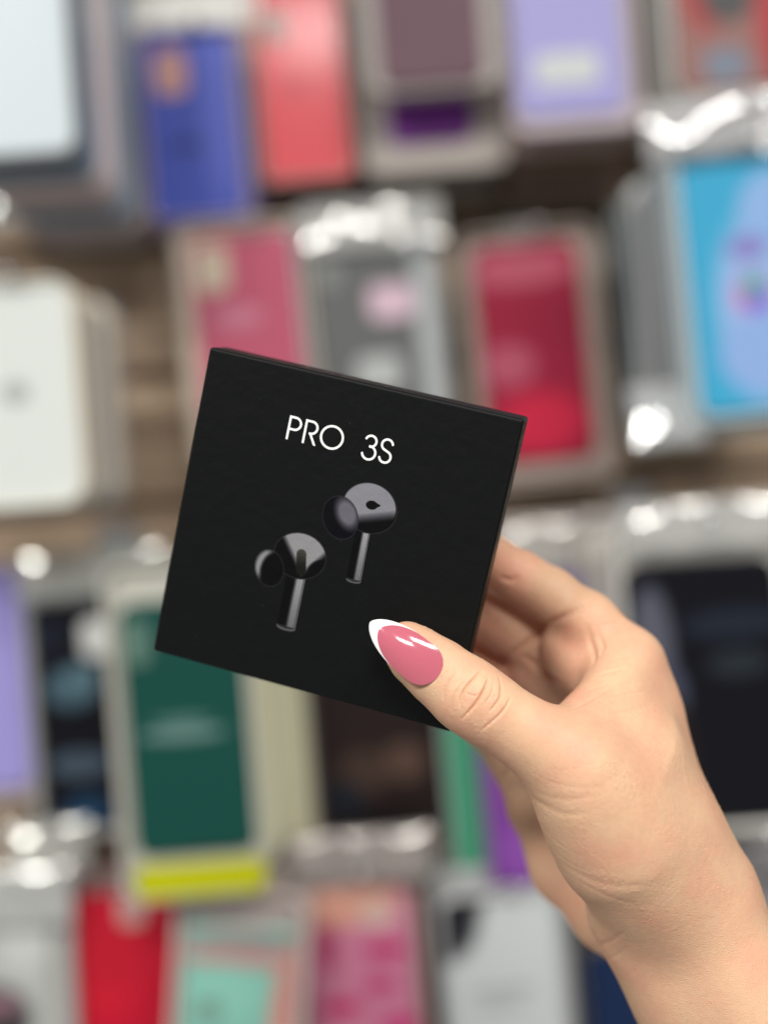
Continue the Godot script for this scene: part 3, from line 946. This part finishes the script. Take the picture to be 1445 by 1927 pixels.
func shape_hand() -> void:
	# forearm and wrist: radius side and ulna side
	bone(0, 10.0, [[1308, 1698, 349, 15.6], [1538, 2130, 338, 19.0], [1605, 2280, 332, 20.5]])
	bone(0, 10.0, [[1230, 1742, 366, 15.3], [1452, 2130, 362, 19.6], [1532, 2280, 357, 21.0]])
	bone(0, 10.0, [[1272, 1718, 357, 15.5], [1490, 2130, 350, 19.0]])
	bone(0, 10.0, [[1190, 1712, 354, 13.0], [1316, 1880, 354, 14.5], [1465, 2130, 350, 16.5]])
	# index metacarpal and the back of the hand
	bone(0, 11.0, [[1179, 1246, 366, 9.8], [1190, 1310, 365, 10.0], [1207, 1378, 364, 10.0], [1230, 1472, 362, 10.6], [1250, 1547, 360, 11.0], [1304, 1668, 353, 14.3]])
	# muscle between thumb and index
	bone(0, 10.0, [[1168, 1330, 353, 8.0], [1140, 1400, 345, 9.5], [1178, 1440, 347, 14.5], [1228, 1575, 348, 16.5], [1282, 1684, 350, 15.8]])
	# other metacarpals
	bone(0, 8.0, [[1083, 1292, 387, 9.4], [1165, 1480, 383, 10.0], [1262, 1690, 368, 13.0]])
	bone(0, 8.0, [[1030, 1394, 402, 9.4], [1120, 1570, 394, 10.0], [1235, 1730, 375, 12.0]])
	bone(0, 8.0, [[1006, 1520, 411, 9.0], [1069, 1630, 401, 10.8], [1148, 1720, 386, 10.4], [1218, 1744, 374, 13.0]])
	# pads at the finger roots, palm side
	bone(0, 9.0, [[1066, 1214, 374, 7.6], [1092, 1240, 372, 7.6], [1130, 1262, 368, 7.5]])
	bone(0, 5.0, [[1002, 1262, 391, 7.5], [1040, 1300, 391, 8.0]])
	bone(0, 5.0, [[955, 1372, 405, 8.0], [985, 1430, 407, 8.5]])
	bone(0, 4.0, [[978, 1256, 398, 6.8], [992, 1300, 400, 8.2]])
	# thumb: tip, middle, knuckle, first bone, ball of the thumb
	var d0 := face_depth(765, 1215)
	for e in [-1.0, 1.0]:      # the end joint is broad and flat under the nail
		var ox: float = e * 0.64
		var oy: float = e * -0.77
		bone(0, 4.0, [[759 + ox * 11, 1211 + oy * 11, d0 - 5.0, 4.7], [784 + ox * 13, 1234 + oy * 13, d0 - 5.8, 5.3], [826 + ox * 16, 1266 + oy * 16, d0 - 7.2, 6.0], [868 + ox * 12, 1300 + oy * 12, d0 - 8.4, 7.1], [897 + ox * 6, 1321 + oy * 6, d0 - 9.2, 7.9]])
	bone(0, 6.0, [[897, 1321, d0 - 9.6, 8.1], [945, 1352, d0 - 10.0, 7.9], [1005, 1391, d0 - 10.0, 8.8], [1086, 1444, d0 - 8.5, 11.8]])
	bone(0, 9.0, [[1086, 1444, d0 - 8.5, 11.8], [1126, 1510, d0 - 5.5, 14.8], [1169, 1586, d0 - 2.0, 16.0], [1228, 1654, d0 + 4.0, 14.8], [1288, 1712, d0 + 11.0, 14.0]])
	# web of skin from the thumb to the index root
	bone(0, 9.0, [[1066, 1386, d0 - 4.0, 4.8], [1108, 1342, d0 + 3.0, 4.2], [1150, 1294, d0 + 11.0, 4.4], [1180, 1248, d0 + 18.0, 6.0]])
	# index, middle, ring, little
	bone(1, 4.0, [[1179, 1244, 366, 9.8], [1104, 1168, 370, 8.2], [1034, 1117, 374, 7.3], [980, 1086, 377, 7.2], [920, 1052, 377, 7.0], [850, 1018, 373, 6.9], [760, 985, 366, 6.6]])
	bone(2, 4.0, [[1083, 1290, 387, 9.6], [1000, 1206, 388, 8.0], [941, 1169, 389, 7.6], [880, 1142, 388, 7.6], [800, 1116, 382, 7.4], [690, 1090, 369.5, 6.8]])
	bone(3, 4.0, [[1030, 1392, 402, 9.4], [952, 1292, 401, 8.4], [890, 1252, 400, 7.7], [840, 1226, 397, 7.6], [760, 1206, 388, 7.4], [670, 1180, 373.5, 6.5]])
	bone(4, 4.0, [[1006, 1518, 411, 8.8], [967, 1425, 411, 8.0], [909, 1357, 409, 7.2], [854, 1320, 402, 7.0], [790, 1300, 388, 6.8], [730, 1280, 372.5, 6.0]])


func shape_creases() -> void:
	var z := 4.817
	# back of the thumb's knuckle
	crease(0.36, 0.61, curve(zoomed(z, 660, 1120, [1190, 680, 1120, 750, 1040, 840, 1000, 920, 985, 1000])))
	crease(0.38, 0.84, curve(zoomed(z, 660, 1120, [1245, 760, 1215, 840, 1170, 920, 1110, 1010, 1010, 1120])))
	crease(0.36, 0.62, curve(zoomed(z, 660, 1120, [1345, 740, 1362, 830, 1345, 940, 1260, 1050])))
	crease(0.36, 0.43, curve(zoomed(z, 660, 1120, [1440, 940, 1400, 1020, 1320, 1110, 1180, 1230])))
	crease(0.31, 0.28, curve(zoomed(z, 660, 1120, [960, 690, 890, 780, 850, 870, 838, 950])))
	crease(0.29, 0.23, curve(zoomed(z, 660, 1120, [1050, 760, 960, 860, 915, 960, 905, 1060])))
	crease(0.28, 0.23, curve(zoomed(z, 660, 1120, [1290, 800, 1270, 900, 1210, 980])))
	crease(0.28, 0.23, curve(zoomed(z, 660, 1120, [1050, 890, 1110, 910, 1160, 900])))
	# heel of the thumb
	z = 2.24
	crease(1.14, 0.20, curve(zoomed(z, 800, 1400, [430, 190, 470, 240, 540, 280, 610, 298, 690, 290])))
	crease(0.76, 0.12, curve(zoomed(z, 800, 1400, [470, 205, 540, 228, 620, 232, 720, 218])))
	crease(0.63, 0.07, curve(zoomed(z, 800, 1400, [460, 120, 540, 165, 640, 185, 740, 180])))
	crease(1.26, 0.20, curve(zoomed(z, 800, 1400, [590, 515, 660, 555, 740, 588, 830, 600, 980, 592])))
	crease(0.89, 0.12, curve(zoomed(z, 800, 1400, [640, 575, 720, 620, 800, 655, 900, 680])))
	crease(0.63, 0.07, curve(zoomed(z, 800, 1400, [545, 455, 620, 510, 700, 545])))
	crease(0.57, 0.07, curve(zoomed(z, 800, 1400, [480, 330, 550, 410, 640, 470])))
	# wrist folds under the heel of the hand
	crease(0.76, 0.16, curve(zoomed(z, 800, 1400, [700, 862, 745, 848, 800, 820, 842, 790])))
	crease(0.63, 0.10, curve(zoomed(z, 800, 1400, [755, 915, 800, 895, 845, 860])))
	# little finger root
	crease(0.9, 0.9, curve(zoomed(z, 800, 1400, [312, 165, 335, 130, 365, 102])), 378.0)
	crease(0.6, 0.35, curve(zoomed(z, 800, 1400, [385, 285, 412, 262, 440, 240])), 378.0)
	# web between thumb and index
	z = 3.803
	crease(0.60, 0.32, curve(zoomed(z, 880, 1000, [700, 1285, 800, 1245, 900, 1190, 1040, 1115, 1200, 1095])))
	crease(0.50, 0.22, curve(zoomed(z, 880, 1000, [900, 1045, 1000, 1010, 1090, 990, 1180, 975])))
	crease(0.50, 0.24, curve(zoomed(z, 880, 1000, [1000, 1300, 1100, 1280, 1190, 1270, 1310, 1245])))
	crease(0.40, 0.16, curve(zoomed(z, 880, 1000, [830, 1150, 900, 1120, 980, 1100])))
	crease(0.40, 0.16, curve(zoomed(z, 880, 1000, [1060, 1180, 1150, 1160, 1260, 1150])))
	crease(0.40, 0.14, curve(zoomed(z, 880, 1000, [960, 1240, 1060, 1215, 1140, 1210])))
	crease(0.40, 0.13, curve(zoomed(z, 880, 1000, [1000, 930, 1080, 900, 1160, 895])))
	crease(0.35, 0.11, curve(zoomed(z, 880, 1000, [960, 672, 1040, 655, 1130, 660])))
	crease(1.0, 0.8, curve([Vector2(1018, 1178), Vector2(1040, 1170), Vector2(1066, 1157), Vector2(1100, 1139)]), 355.0)
	crease(1.1, 1.1, curve([Vector2(952, 1238), Vector2(975, 1222), Vector2(1000, 1203), Vector2(1026, 1178)]), 372.0)
	# palm folds seen behind the web
	crease(0.9, 0.6, curve(zoomed(z, 880, 1000, [890, 950, 905, 900, 880, 800, 860, 690])))
	crease(0.7, 0.4, curve(zoomed(z, 880, 1000, [950, 880, 965, 820, 940, 740])))
	crease(1.2, 1.2, curve(zoomed(z, 880, 1000, [390, 890, 470, 950, 560, 1020, 660, 1090])))
	crease(0.9, 0.5, curve(zoomed(z, 880, 1000, [240, 330, 300, 350, 350, 330])))
	# fine skin lines: [px, py, spread across, spread along, direction in degrees, length px, how many, depth mm]
	var rng := RandomNumberGenerator.new()
	rng.seed = 77
	for f in [[1150, 1295, 75, 60, -14, 60, 34, 0.07], [1090, 1310, 30, 40, -25, 50, 10, 0.09], [908, 1325, 36, 42, -56, 60, 26, 0.07], [850, 1275, 45, 40, -58, 40, 14, 0.04], [1062, 1600, 40, 110, 38, 60, 22, 0.07], [1110, 1500, 60, 60, 12, 60, 16, 0.06], [1190, 1690, 60, 60, 12, 80, 14, 0.06], [1230, 1450, 70, 120, 20, 45, 24, 0.035], [1290, 1640, 90, 90, 25, 60, 20, 0.04], [1060, 1690, 14, 60, 52, 50, 8, 0.06]]:
		for i in f[6]:
			var dir := Vector2.from_angle(deg_to_rad(f[4] + rng.randfn(0.0, 11.0)))
			var off := Vector2.from_angle(deg_to_rad(f[4]))
			var mid := Vector2(f[0], f[1]) + off * rng.randf_range(-f[3], f[3]) * 0.8 + off.orthogonal() * rng.randf_range(-f[2], f[2])
			var half: float = f[5] * rng.randf_range(0.3, 0.7)
			var bend := dir.orthogonal() * rng.randfn(0.0, half * 0.10)
			crease(rng.randf_range(0.18, 0.30), f[7] * rng.randf_range(0.2, 0.5), [mid - dir * half, mid - dir * half * 0.4 + bend, mid + dir * half * 0.3 + bend, mid + dir * half])


func hand_mesh(origin: Vector3) -> ArrayMesh:
	var cell := 0.85
	var n := 3
	var size := cell * n
	var lo := Vector3.ONE * 1e6
	var hi := Vector3.ONE * -1e6
	for i in cap_a.size():
		for e in [cap_a[i], cap_a[i] + cap_ab[i]]:
			lo = lo.min(e)
			hi = hi.max(e)
	lo -= Vector3.ONE * 28.0
	hi += Vector3.ONE * 28.0
	var all := PackedInt32Array(range(cap_a.size()))
	var reach := size * 0.8661
	var blocks: Array[Vector3i] = []
	var of_block := []                    # capsules near each block
	# coarse cubes of 6 x 6 x 6 blocks first
	var big := size * 6.0
	var counts := Vector3i(((hi - lo) / big).ceil())
	for bx in counts.x:
		for by in counts.y:
			for bz in counts.z:
				var centre := lo + Vector3(bx + 0.5, by + 0.5, bz + 0.5) * big
				var here := field(centre, all)
				if absf(here) > big * 0.8661 + 3.0:
					continue
				var near := near_caps(centre, all, here + big * 1.7322 + 1.5)
				for s in 216:
					var at := Vector3i(bx * 6 + s % 6, by * 6 + s / 6 % 6, bz * 6 + s / 36)
					var mid := lo + (Vector3(at) + Vector3.ONE * 0.5) * size
					var d := field(mid, near)
					if absf(d) < reach * 1.2 + 1.2:
						blocks.append(at)
						of_block.append(near_caps(mid, near, d + reach * 2.4 + 1.5))
	var verts := PackedVector3Array()
	var normals := PackedVector3Array()
	var index := PackedInt32Array()
	var where := {}
	var cache := {}
	var edges: Array[Vector4i] = []      # cell xyz and axis (+4 when turned)
	var m := n + 1
	var val := PackedFloat32Array()
	val.resize(m * m * m)
	for b in blocks.size():
		var at := blocks[b]
		var base := lo + Vector3(at) * size
		var active: PackedInt32Array = of_block[b]
		var corner := at * n
		var c := 0
		for z in m:
			for y in m:
				for x in m:
					var key := (corner.x + x) | ((corner.y + y) << 12) | ((corner.z + z) << 24)
					var known = cache.get(key)
					if known == null:
						known = field(base + Vector3(x, y, z) * cell, active)
						cache[key] = known
					val[c] = known
					c += 1
		for z in n:
			for y in n:
				for x in n:
					c = (z * m + y) * m + x
					var v0 := val[c]
					var v1 := val[c + 1]
					var v2 := val[c + m]
					var v3 := val[c + m + 1]
					var v4 := val[c + m * m]
					var v5 := val[c + m * m + 1]
					var v6 := val[c + m * m + m]
					var v7 := val[c + m * m + m + 1]
					var low := minf(minf(minf(v0, v1), minf(v2, v3)), minf(minf(v4, v5), minf(v6, v7)))
					var top := maxf(maxf(maxf(v0, v1), maxf(v2, v3)), maxf(maxf(v4, v5), maxf(v6, v7)))
					if low > 0.0 or top <= 0.0:
						continue
					var g := Vector3(v1 + v3 + v5 + v7 - v0 - v2 - v4 - v6, v2 + v3 + v6 + v7 - v0 - v1 - v4 - v5, v4 + v5 + v6 + v7 - v0 - v1 - v2 - v3)
					g /= 4.0 * cell
					var mean := (v0 + v1 + v2 + v3 + v4 + v5 + v6 + v7) / 8.0
					var q := base + Vector3(x + 0.5, y + 0.5, z + 0.5) * cell
					var shift := g * (mean / maxf(g.length_squared(), 0.05))
					q -= shift.clamp(Vector3.ONE * -cell * 0.5, Vector3.ONE * cell * 0.5)
					var key := Vector3i(at.x * n + x, at.y * n + y, at.z * n + z)
					where[key] = verts.size()
					verts.append((q - origin) * MM)
					normals.append(g.normalized())
					if (v0 <= 0.0) != (v1 <= 0.0): edges.append(Vector4i(key.x, key.y, key.z, 0 if v0 <= 0.0 else 4))
					if (v0 <= 0.0) != (v2 <= 0.0): edges.append(Vector4i(key.x, key.y, key.z, 1 if v0 <= 0.0 else 5))
					if (v0 <= 0.0) != (v4 <= 0.0): edges.append(Vector4i(key.x, key.y, key.z, 2 if v0 <= 0.0 else 6))
	for e in edges:
		var k := Vector3i(e.x, e.y, e.z)
		var u := Vector3i.ZERO
		var w := Vector3i.ZERO
		u[((e.w & 3) + 1) % 3] = 1
		w[((e.w & 3) + 2) % 3] = 1
		if not (where.has(k - u) and where.has(k - w) and where.has(k - u - w)):
			continue
		var a: int = where[k]
		var b: int = where[k - u]
		var c: int = where[k - u - w]
		var d: int = where[k - w]
		if e.w < 4:
			index.append_array([a, c, b, a, d, c])
		else:
			index.append_array([a, b, c, a, c, d])
	for i in verts.size():
		verts[i] = verts[i] / MM + origin
	for pass_ in 3:
		index = refine(verts, normals, index, [1.0, 0.5, 0.25][pass_])
	bed_nail(verts)
	# press the folds in, then take the normals from the faces
	for i in verts.size():
		var lines = fold_cells.get(Vector3i((verts[i] / FOLD_CELL).floor()))
		if lines != null:
			verts[i] -= normals[i] * folds(verts[i], lines)
	var shade := PackedVector3Array()
	shade.resize(verts.size())
	for t in range(0, index.size(), 3):
		var a := verts[index[t]]
		var nrm := (verts[index[t + 2]] - a).cross(verts[index[t + 1]] - a)
		shade[index[t]] += nrm
		shade[index[t + 1]] += nrm
		shade[index[t + 2]] += nrm
	for i in verts.size():
		shade[i] = shade[i].normalized()
	var colors := skin_colors(verts)
	for i in verts.size():
		verts[i] = (verts[i] - origin) * MM
	return mesh_of(verts, shade, PackedVector2Array(), index, colors)


const FOLD_CELL := 4.0
var fold_cells := {}                      # which folds run near each cube of space


func sort_folds() -> void:
	for i in fold_a.size():
		var steps := ceili(fold_ab[i].length() / 1.5) + 1
		for k in steps + 1:
			var p := fold_a[i] + fold_ab[i] * (float(k) / steps)
			var lo := Vector3i(((p - Vector3.ONE * (fold_w[i] * 2.5 + 1.5)) / FOLD_CELL).floor())
			var hi := Vector3i(((p + Vector3.ONE * (fold_w[i] * 2.5 + 1.5)) / FOLD_CELL).floor())
			for x in range(lo.x, hi.x + 1):
				for y in range(lo.y, hi.y + 1):
					for z in range(lo.z, hi.z + 1):
						var key := Vector3i(x, y, z)
						if not fold_cells.has(key):
							fold_cells[key] = PackedInt32Array()
						var list: PackedInt32Array = fold_cells[key]
						if not list.has(i):
							list.append(i)
							fold_cells[key] = list


func near_a_fold(p: Vector3, margin: float) -> bool:
	var lines = fold_cells.get(Vector3i((p / FOLD_CELL).floor()))
	if lines == null:
		return false
	for i in lines:
		var pa: Vector3 = p - fold_a[i]
		var t := clampf(pa.dot(fold_ab[i]) * fold_inv[i], 0.0, 1.0)
		var w := fold_w[i] * 2.2 + margin * 0.5
		if (pa - fold_ab[i] * t).length_squared() < w * w:
			return true
	return false


func refine(verts: PackedVector3Array, normals: PackedVector3Array, index: PackedInt32Array, margin: float) -> PackedInt32Array:
	# splits the edges that run near a fold; neighbours share each new point
	var middle := {}
	var out := PackedInt32Array()
	for t in range(0, index.size(), 3):
		var v := [index[t], index[t + 1], index[t + 2]]
		var m := [-1, -1, -1]
		var cuts := 0
		for e in 3:
			var a: int = v[e]
			var b: int = v[(e + 1) % 3]
			var key := (mini(a, b) << 24) | maxi(a, b)
			if not middle.has(key):
				var p := (verts[a] + verts[b]) * 0.5
				if near_a_fold(p, margin):
					var bulge := (normals[a] * normals[a].dot(verts[a] - p) + normals[b] * normals[b].dot(verts[b] - p)) * 0.375
					middle[key] = verts.size()
					verts.append(p + bulge)
					normals.append((normals[a] + normals[b]).normalized())
				else:
					middle[key] = -1
			m[e] = middle[key]
			if m[e] >= 0:
				cuts += 1
		if cuts == 0:
			out.append_array(v)
		elif cuts == 3:
			out.append_array([v[0], m[0], m[2], m[0], v[1], m[1], m[2], m[1], v[2], m[0], m[1], m[2]])
		else:
			for e in 3:
				var a: int = v[e]
				var b: int = v[(e + 1) % 3]
				var c: int = v[(e + 2) % 3]
				if cuts == 1 and m[e] >= 0:
					out.append_array([a, m[e], c, m[e], b, c])
				elif cuts == 2 and m[e] < 0:
					var bc: int = m[(e + 1) % 3]
					var ca: int = m[(e + 2) % 3]
					out.append_array([a, b, bc, a, bc, ca, ca, bc, c])
	return out


func skin_colors(verts: PackedVector3Array) -> PackedColorArray:
	# blotchy pigment: uneven patches of pinker and yellower skin, pinker where the blood shows (pads, palm, knuckle folds)
	var wide := FastNoiseLite.new()
	wide.seed = 11
	wide.frequency = 0.055
	wide.fractal_octaves = 3
	var fine := FastNoiseLite.new()
	fine.seed = 12
	fine.frequency = 0.45
	fine.fractal_octaves = 2
	var warm := []
	for s in [[958, 1087, 370, 7.0, 0.9], [1056, 1218, 362, 9.0, 0.8], [1010, 1150, 370, 9.0, 0.5], [1010, 1290, 385, 22.0, 0.8], [930, 1170, 382, 12.0, 0.5], [905, 1230, 392, 14.0, 0.6], [1085, 1305, 345, 8.0, 0.55], [880, 1400, 402, 16.0, 0.5], [900, 1320, 322, 6.0, 0.3], [945, 1055, 370, 10.0, 0.5], [1105, 1755, 380, 10.0, 0.4]]:
		warm.append([pt(s[0], s[1], s[2]), s[3], s[4]])
	var out := PackedColorArray()
	out.resize(verts.size())
	for i in verts.size():
		var p := verts[i]
		var pink := 0.24 + 0.7 * wide.get_noise_3dv(p)
		for s in warm:
			var q: float = p.distance_squared_to(s[0]) / (s[1] * s[1])
			if q < 4.0:
				pink += s[2] * exp(-q * 1.4) * (0.8 + 0.6 * wide.get_noise_3dv(p * 2.3))
		pink = clampf(pink, 0.0, 1.0)
		var g := 1.0 + 0.05 * fine.get_noise_3dv(p)
		out[i] = Color(0.652 * g, (0.412 - 0.082 * pink) * g, (0.260 - 0.040 * pink) * g)
	return out


func person_hand() -> void:
	shape_hand()
	shape_creases()
	nail_outline()
	sort_folds()
	var origin := pt(1500, 2130, 349)
	var who := thing("person", "bare hand and wrist with long pink French-tipped nails, gripping the black box", "person", view * Transform3D(Basis(), origin * MM))
	var skin := StandardMaterial3D.new()
	skin.resource_name = "skin"
	skin.vertex_color_use_as_albedo = true
	skin.roughness = 0.50
	skin.metallic_specular = 0.40
	skin.subsurf_scatter_enabled = true
	skin.subsurf_scatter_strength = 0.14
	skin.uv1_triplanar = true
	skin.uv1_scale = Vector3.ONE * 28.0
	skin.heightmap_enabled = true
	skin.heightmap_scale = 0.013
	var pores := FastNoiseLite.new()
	pores.seed = 21
	pores.noise_type = FastNoiseLite.TYPE_CELLULAR
	pores.cellular_distance_function = FastNoiseLite.DISTANCE_EUCLIDEAN
	pores.cellular_return_type = FastNoiseLite.RETURN_DISTANCE2_SUB
	pores.frequency = 0.055
	pores.fractal_octaves = 2
	var nt := NoiseTexture2D.new()
	nt.width = 1024
	nt.height = 1024
	nt.seamless = true
	nt.noise = pores
	skin.heightmap_texture = nt
	part("hand", hand_mesh(origin), skin, who)
	# nails: thumb in view, the others behind the box
	thumb_nail(who, origin)
	for f in [[800, 1002, 381.0, 706, 962, 377.5], [742, 1104, 385.5, 630, 1070, 380.5], [716, 1193, 388.5, 612, 1164, 383.5], [756, 1290, 389.0, 680, 1262, 382.5]]:
		var root := pt(f[0], f[1], f[2])
		nail(who, root - origin, pt(f[3], f[4], f[5]) - root, Vector3(0, 0, -1), 5.0)


func nail_material(key: String, c: Color) -> StandardMaterial3D:
	var m := plain(key, c, 0.12)
	m.clearcoat_enabled = true
	m.clearcoat = 1.0
	m.clearcoat_roughness = 0.06
	return m


const NAIL_HALF := 5.8                    # half width of the thumb nail, mm


func thumb_frame() -> Array:
	# root of the thumb nail, and the way to its tip
	var d0 := face_depth(765, 1215)
	var root := pt(824, 1273, d0 - 14.7)
	return [root, pt(696, 1170, d0 - 10.6) - root, Vector3(0.06, 0.10, 1.0).normalized()]


func thumb_nail(who: Node3D, origin: Vector3) -> void:
	var f := thumb_frame()
	nail(who, f[0] - origin, f[1], f[2], NAIL_HALF)


func nail_outline() -> void:
	# the skin is meshed finely, and dips a little, along the sides and root of the nail
	var f := thumb_frame()
	var length: float = f[1].length()
	var dir: Vector3 = f[1] / length
	var side := dir.cross(f[2]).normalized()
	var up := side.cross(dir).normalized()
	var last := Vector3.ZERO
	for i in 41:
		var t := -1.0 + i / 20.0
		var s := 0.62 * pow(absf(t), 2.0)
		var x := nail_width(s) * NAIL_HALF * signf(t)
		var p := nail_point(s, x, NAIL_HALF, length, f[0], dir, side, up)
		if i > 0:
			fold_a.append(last)
			fold_ab.append(p - last)
			fold_inv.append(1.0 / maxf((p - last).length_squared(), 1e-6))
			fold_w.append(0.42)
			fold_h.append(0.22)
		last = p


func bed_nail(verts: PackedVector3Array) -> void:
	# flesh lies under the nail, never through it
	var f := thumb_frame()
	var length: float = f[1].length()
	var dir: Vector3 = f[1] / length
	var side := dir.cross(f[2]).normalized()
	var up := side.cross(dir).normalized()
	for i in verts.size():
		var q: Vector3 = verts[i] - f[0]
		var s := q.dot(dir) / length
		var x := q.dot(side)
		if s > 0.0 and s < 1.0 and absf(x) < nail_width(s) * NAIL_HALF:
			var over := (verts[i] - nail_point(s, x, NAIL_HALF, length, f[0], dir, side, up)).dot(up)
			if over > -0.3 and over < 6.0:
				verts[i] -= up * (over + 0.3)


func nail(who: Node3D, root: Vector3, along: Vector3, facing: Vector3, half: float) -> void:
	# an almond nail: pink plate and white tip share one curved surface and meet edge to edge
	var length := along.length()
	var dir := along / length
	var side := dir.cross(facing).normalized()
	var up := side.cross(dir).normalized()
	var steps := 36
	var across := 20
	var plate := [PackedVector3Array(), PackedVector3Array(), PackedInt32Array()]
	var white := [PackedVector3Array(), PackedVector3Array(), PackedInt32Array()]
	for i in steps + 1:
		var s := (1.0 - cos(PI * i / steps)) * 0.5
		var w := nail_width(s) * half
		# pink reaches 0.87 of the length and keeps a thin white rim from mid-nail on
		var sp := s * 0.86
		var wp := minf(nail_width(sp), pink_width(sp)) * half
		for j in across + 1:
			var u := -1.0 + 2.0 * j / across
			var v := [nail_point(sp, u * wp, half, length, root, dir, side, up)]
			plate[0].append(v[0])
	grid_faces(plate, steps, across)
	# white tip: a strip on either side that closes round the end
	var ring := 64
	for i in ring + 1:
		var t := -1.0 + 2.0 * i / ring          # -1 left start, 0 tip, 1 right start
		var s0 := 0.40
		var s := lerpf(1.0, s0, pow(absf(t), 1.6))
		var outer := nail_width(s) * half * signf(t)
		var sp := lerpf(0.86, s0, pow(absf(t), 1.6))
		var inner := minf(nail_width(sp), pink_width(sp)) * half * signf(t)
		for j in 7:
			var f := j / 6.0
			plate_point(white, lerpf(sp, s, f), lerpf(inner, outer, f), half, length, root, dir, side, up)
		# edge thickness
		var rim := nail_point(s, outer, half, length, root, dir, side, up)
		white[0].append(rim - up * 0.55)
	grid_faces(white, ring, 7)
	var pink := nail_material("pink_nail_lacquer", Color(0.50, 0.115, 0.16))
	pink.subsurf_scatter_enabled = true
	pink.subsurf_scatter_strength = 0.06
	var p := part("nail", mesh_of(scaled(plate[0]), plate[1], PackedVector2Array(), plate[2]), pink, who)
	part("nail_tip", mesh_of(scaled(white[0]), white[1], PackedVector2Array(), white[2]), nail_material("white_nail_lacquer", Color(0.84, 0.84, 0.83)), p)


func scaled(v: PackedVector3Array) -> PackedVector3Array:
	var o := PackedVector3Array()
	for p in v:
		o.append(p * MM)
	return o


func nail_width(s: float) -> float:
	# half width along the nail, 1 at its widest
	if s < 0.28:
		return pow(maxf(0.0, 1.0 - pow(1.0 - s / 0.28, 2.4)), 0.5)
	var q := (s - 0.28) / 0.72
	return pow(maxf(0.0, 1.0 - pow(q, 2.5)), 0.64)


func pink_width(s: float) -> float:
	if s < 0.38:
		return 2.0
	var q := (s - 0.38) / (0.86 - 0.38)
	var full := nail_width(0.38)
	return full * pow(maxf(0.0, 1.0 - pow(q, 2.1)), 0.6)


func nail_point(s: float, x: float, half: float, length: float, root: Vector3, dir: Vector3, side: Vector3, up: Vector3) -> Vector3:
	var arch := lerpf(15.0, 9.0, clampf(s * 1.6, 0.0, 1.0))
	var drop := arch - sqrt(maxf(arch * arch - x * x, 0.0))
	var rise := 1.5 * sin(PI * clampf(s, 0.0, 1.0)) - 0.6 * s * s
	return root + dir * (s * length) + side * x + up * (rise - drop)


func plate_point(to: Array, s: float, x: float, half: float, length: float, root: Vector3, dir: Vector3, side: Vector3, up: Vector3) -> void:
	to[0].append(nail_point(s, x, half, length, root, dir, side, up))


func grid_faces(g: Array, rows: int, cols: int) -> void:
	# normals and triangles for a (rows + 1) x (cols + 1) grid of points
	var v: PackedVector3Array = g[0]
	var w := cols + 1
	var nrm := PackedVector3Array()
	nrm.resize(v.size())
	var idx := PackedInt32Array()
	for i in rows:
		for j in cols:
			var a := i * w + j
			for t in [[a, a + w, a + 1], [a + 1, a + w, a + w + 1]]:
				var n: Vector3 = (v[t[2]] - v[t[0]]).cross(v[t[1]] - v[t[0]])
				for k in t:
					nrm[k] += n
				idx.append_array(t)
	for i in nrm.size():
		nrm[i] = nrm[i].normalized()
	g[1] = nrm
	g[2] = idx
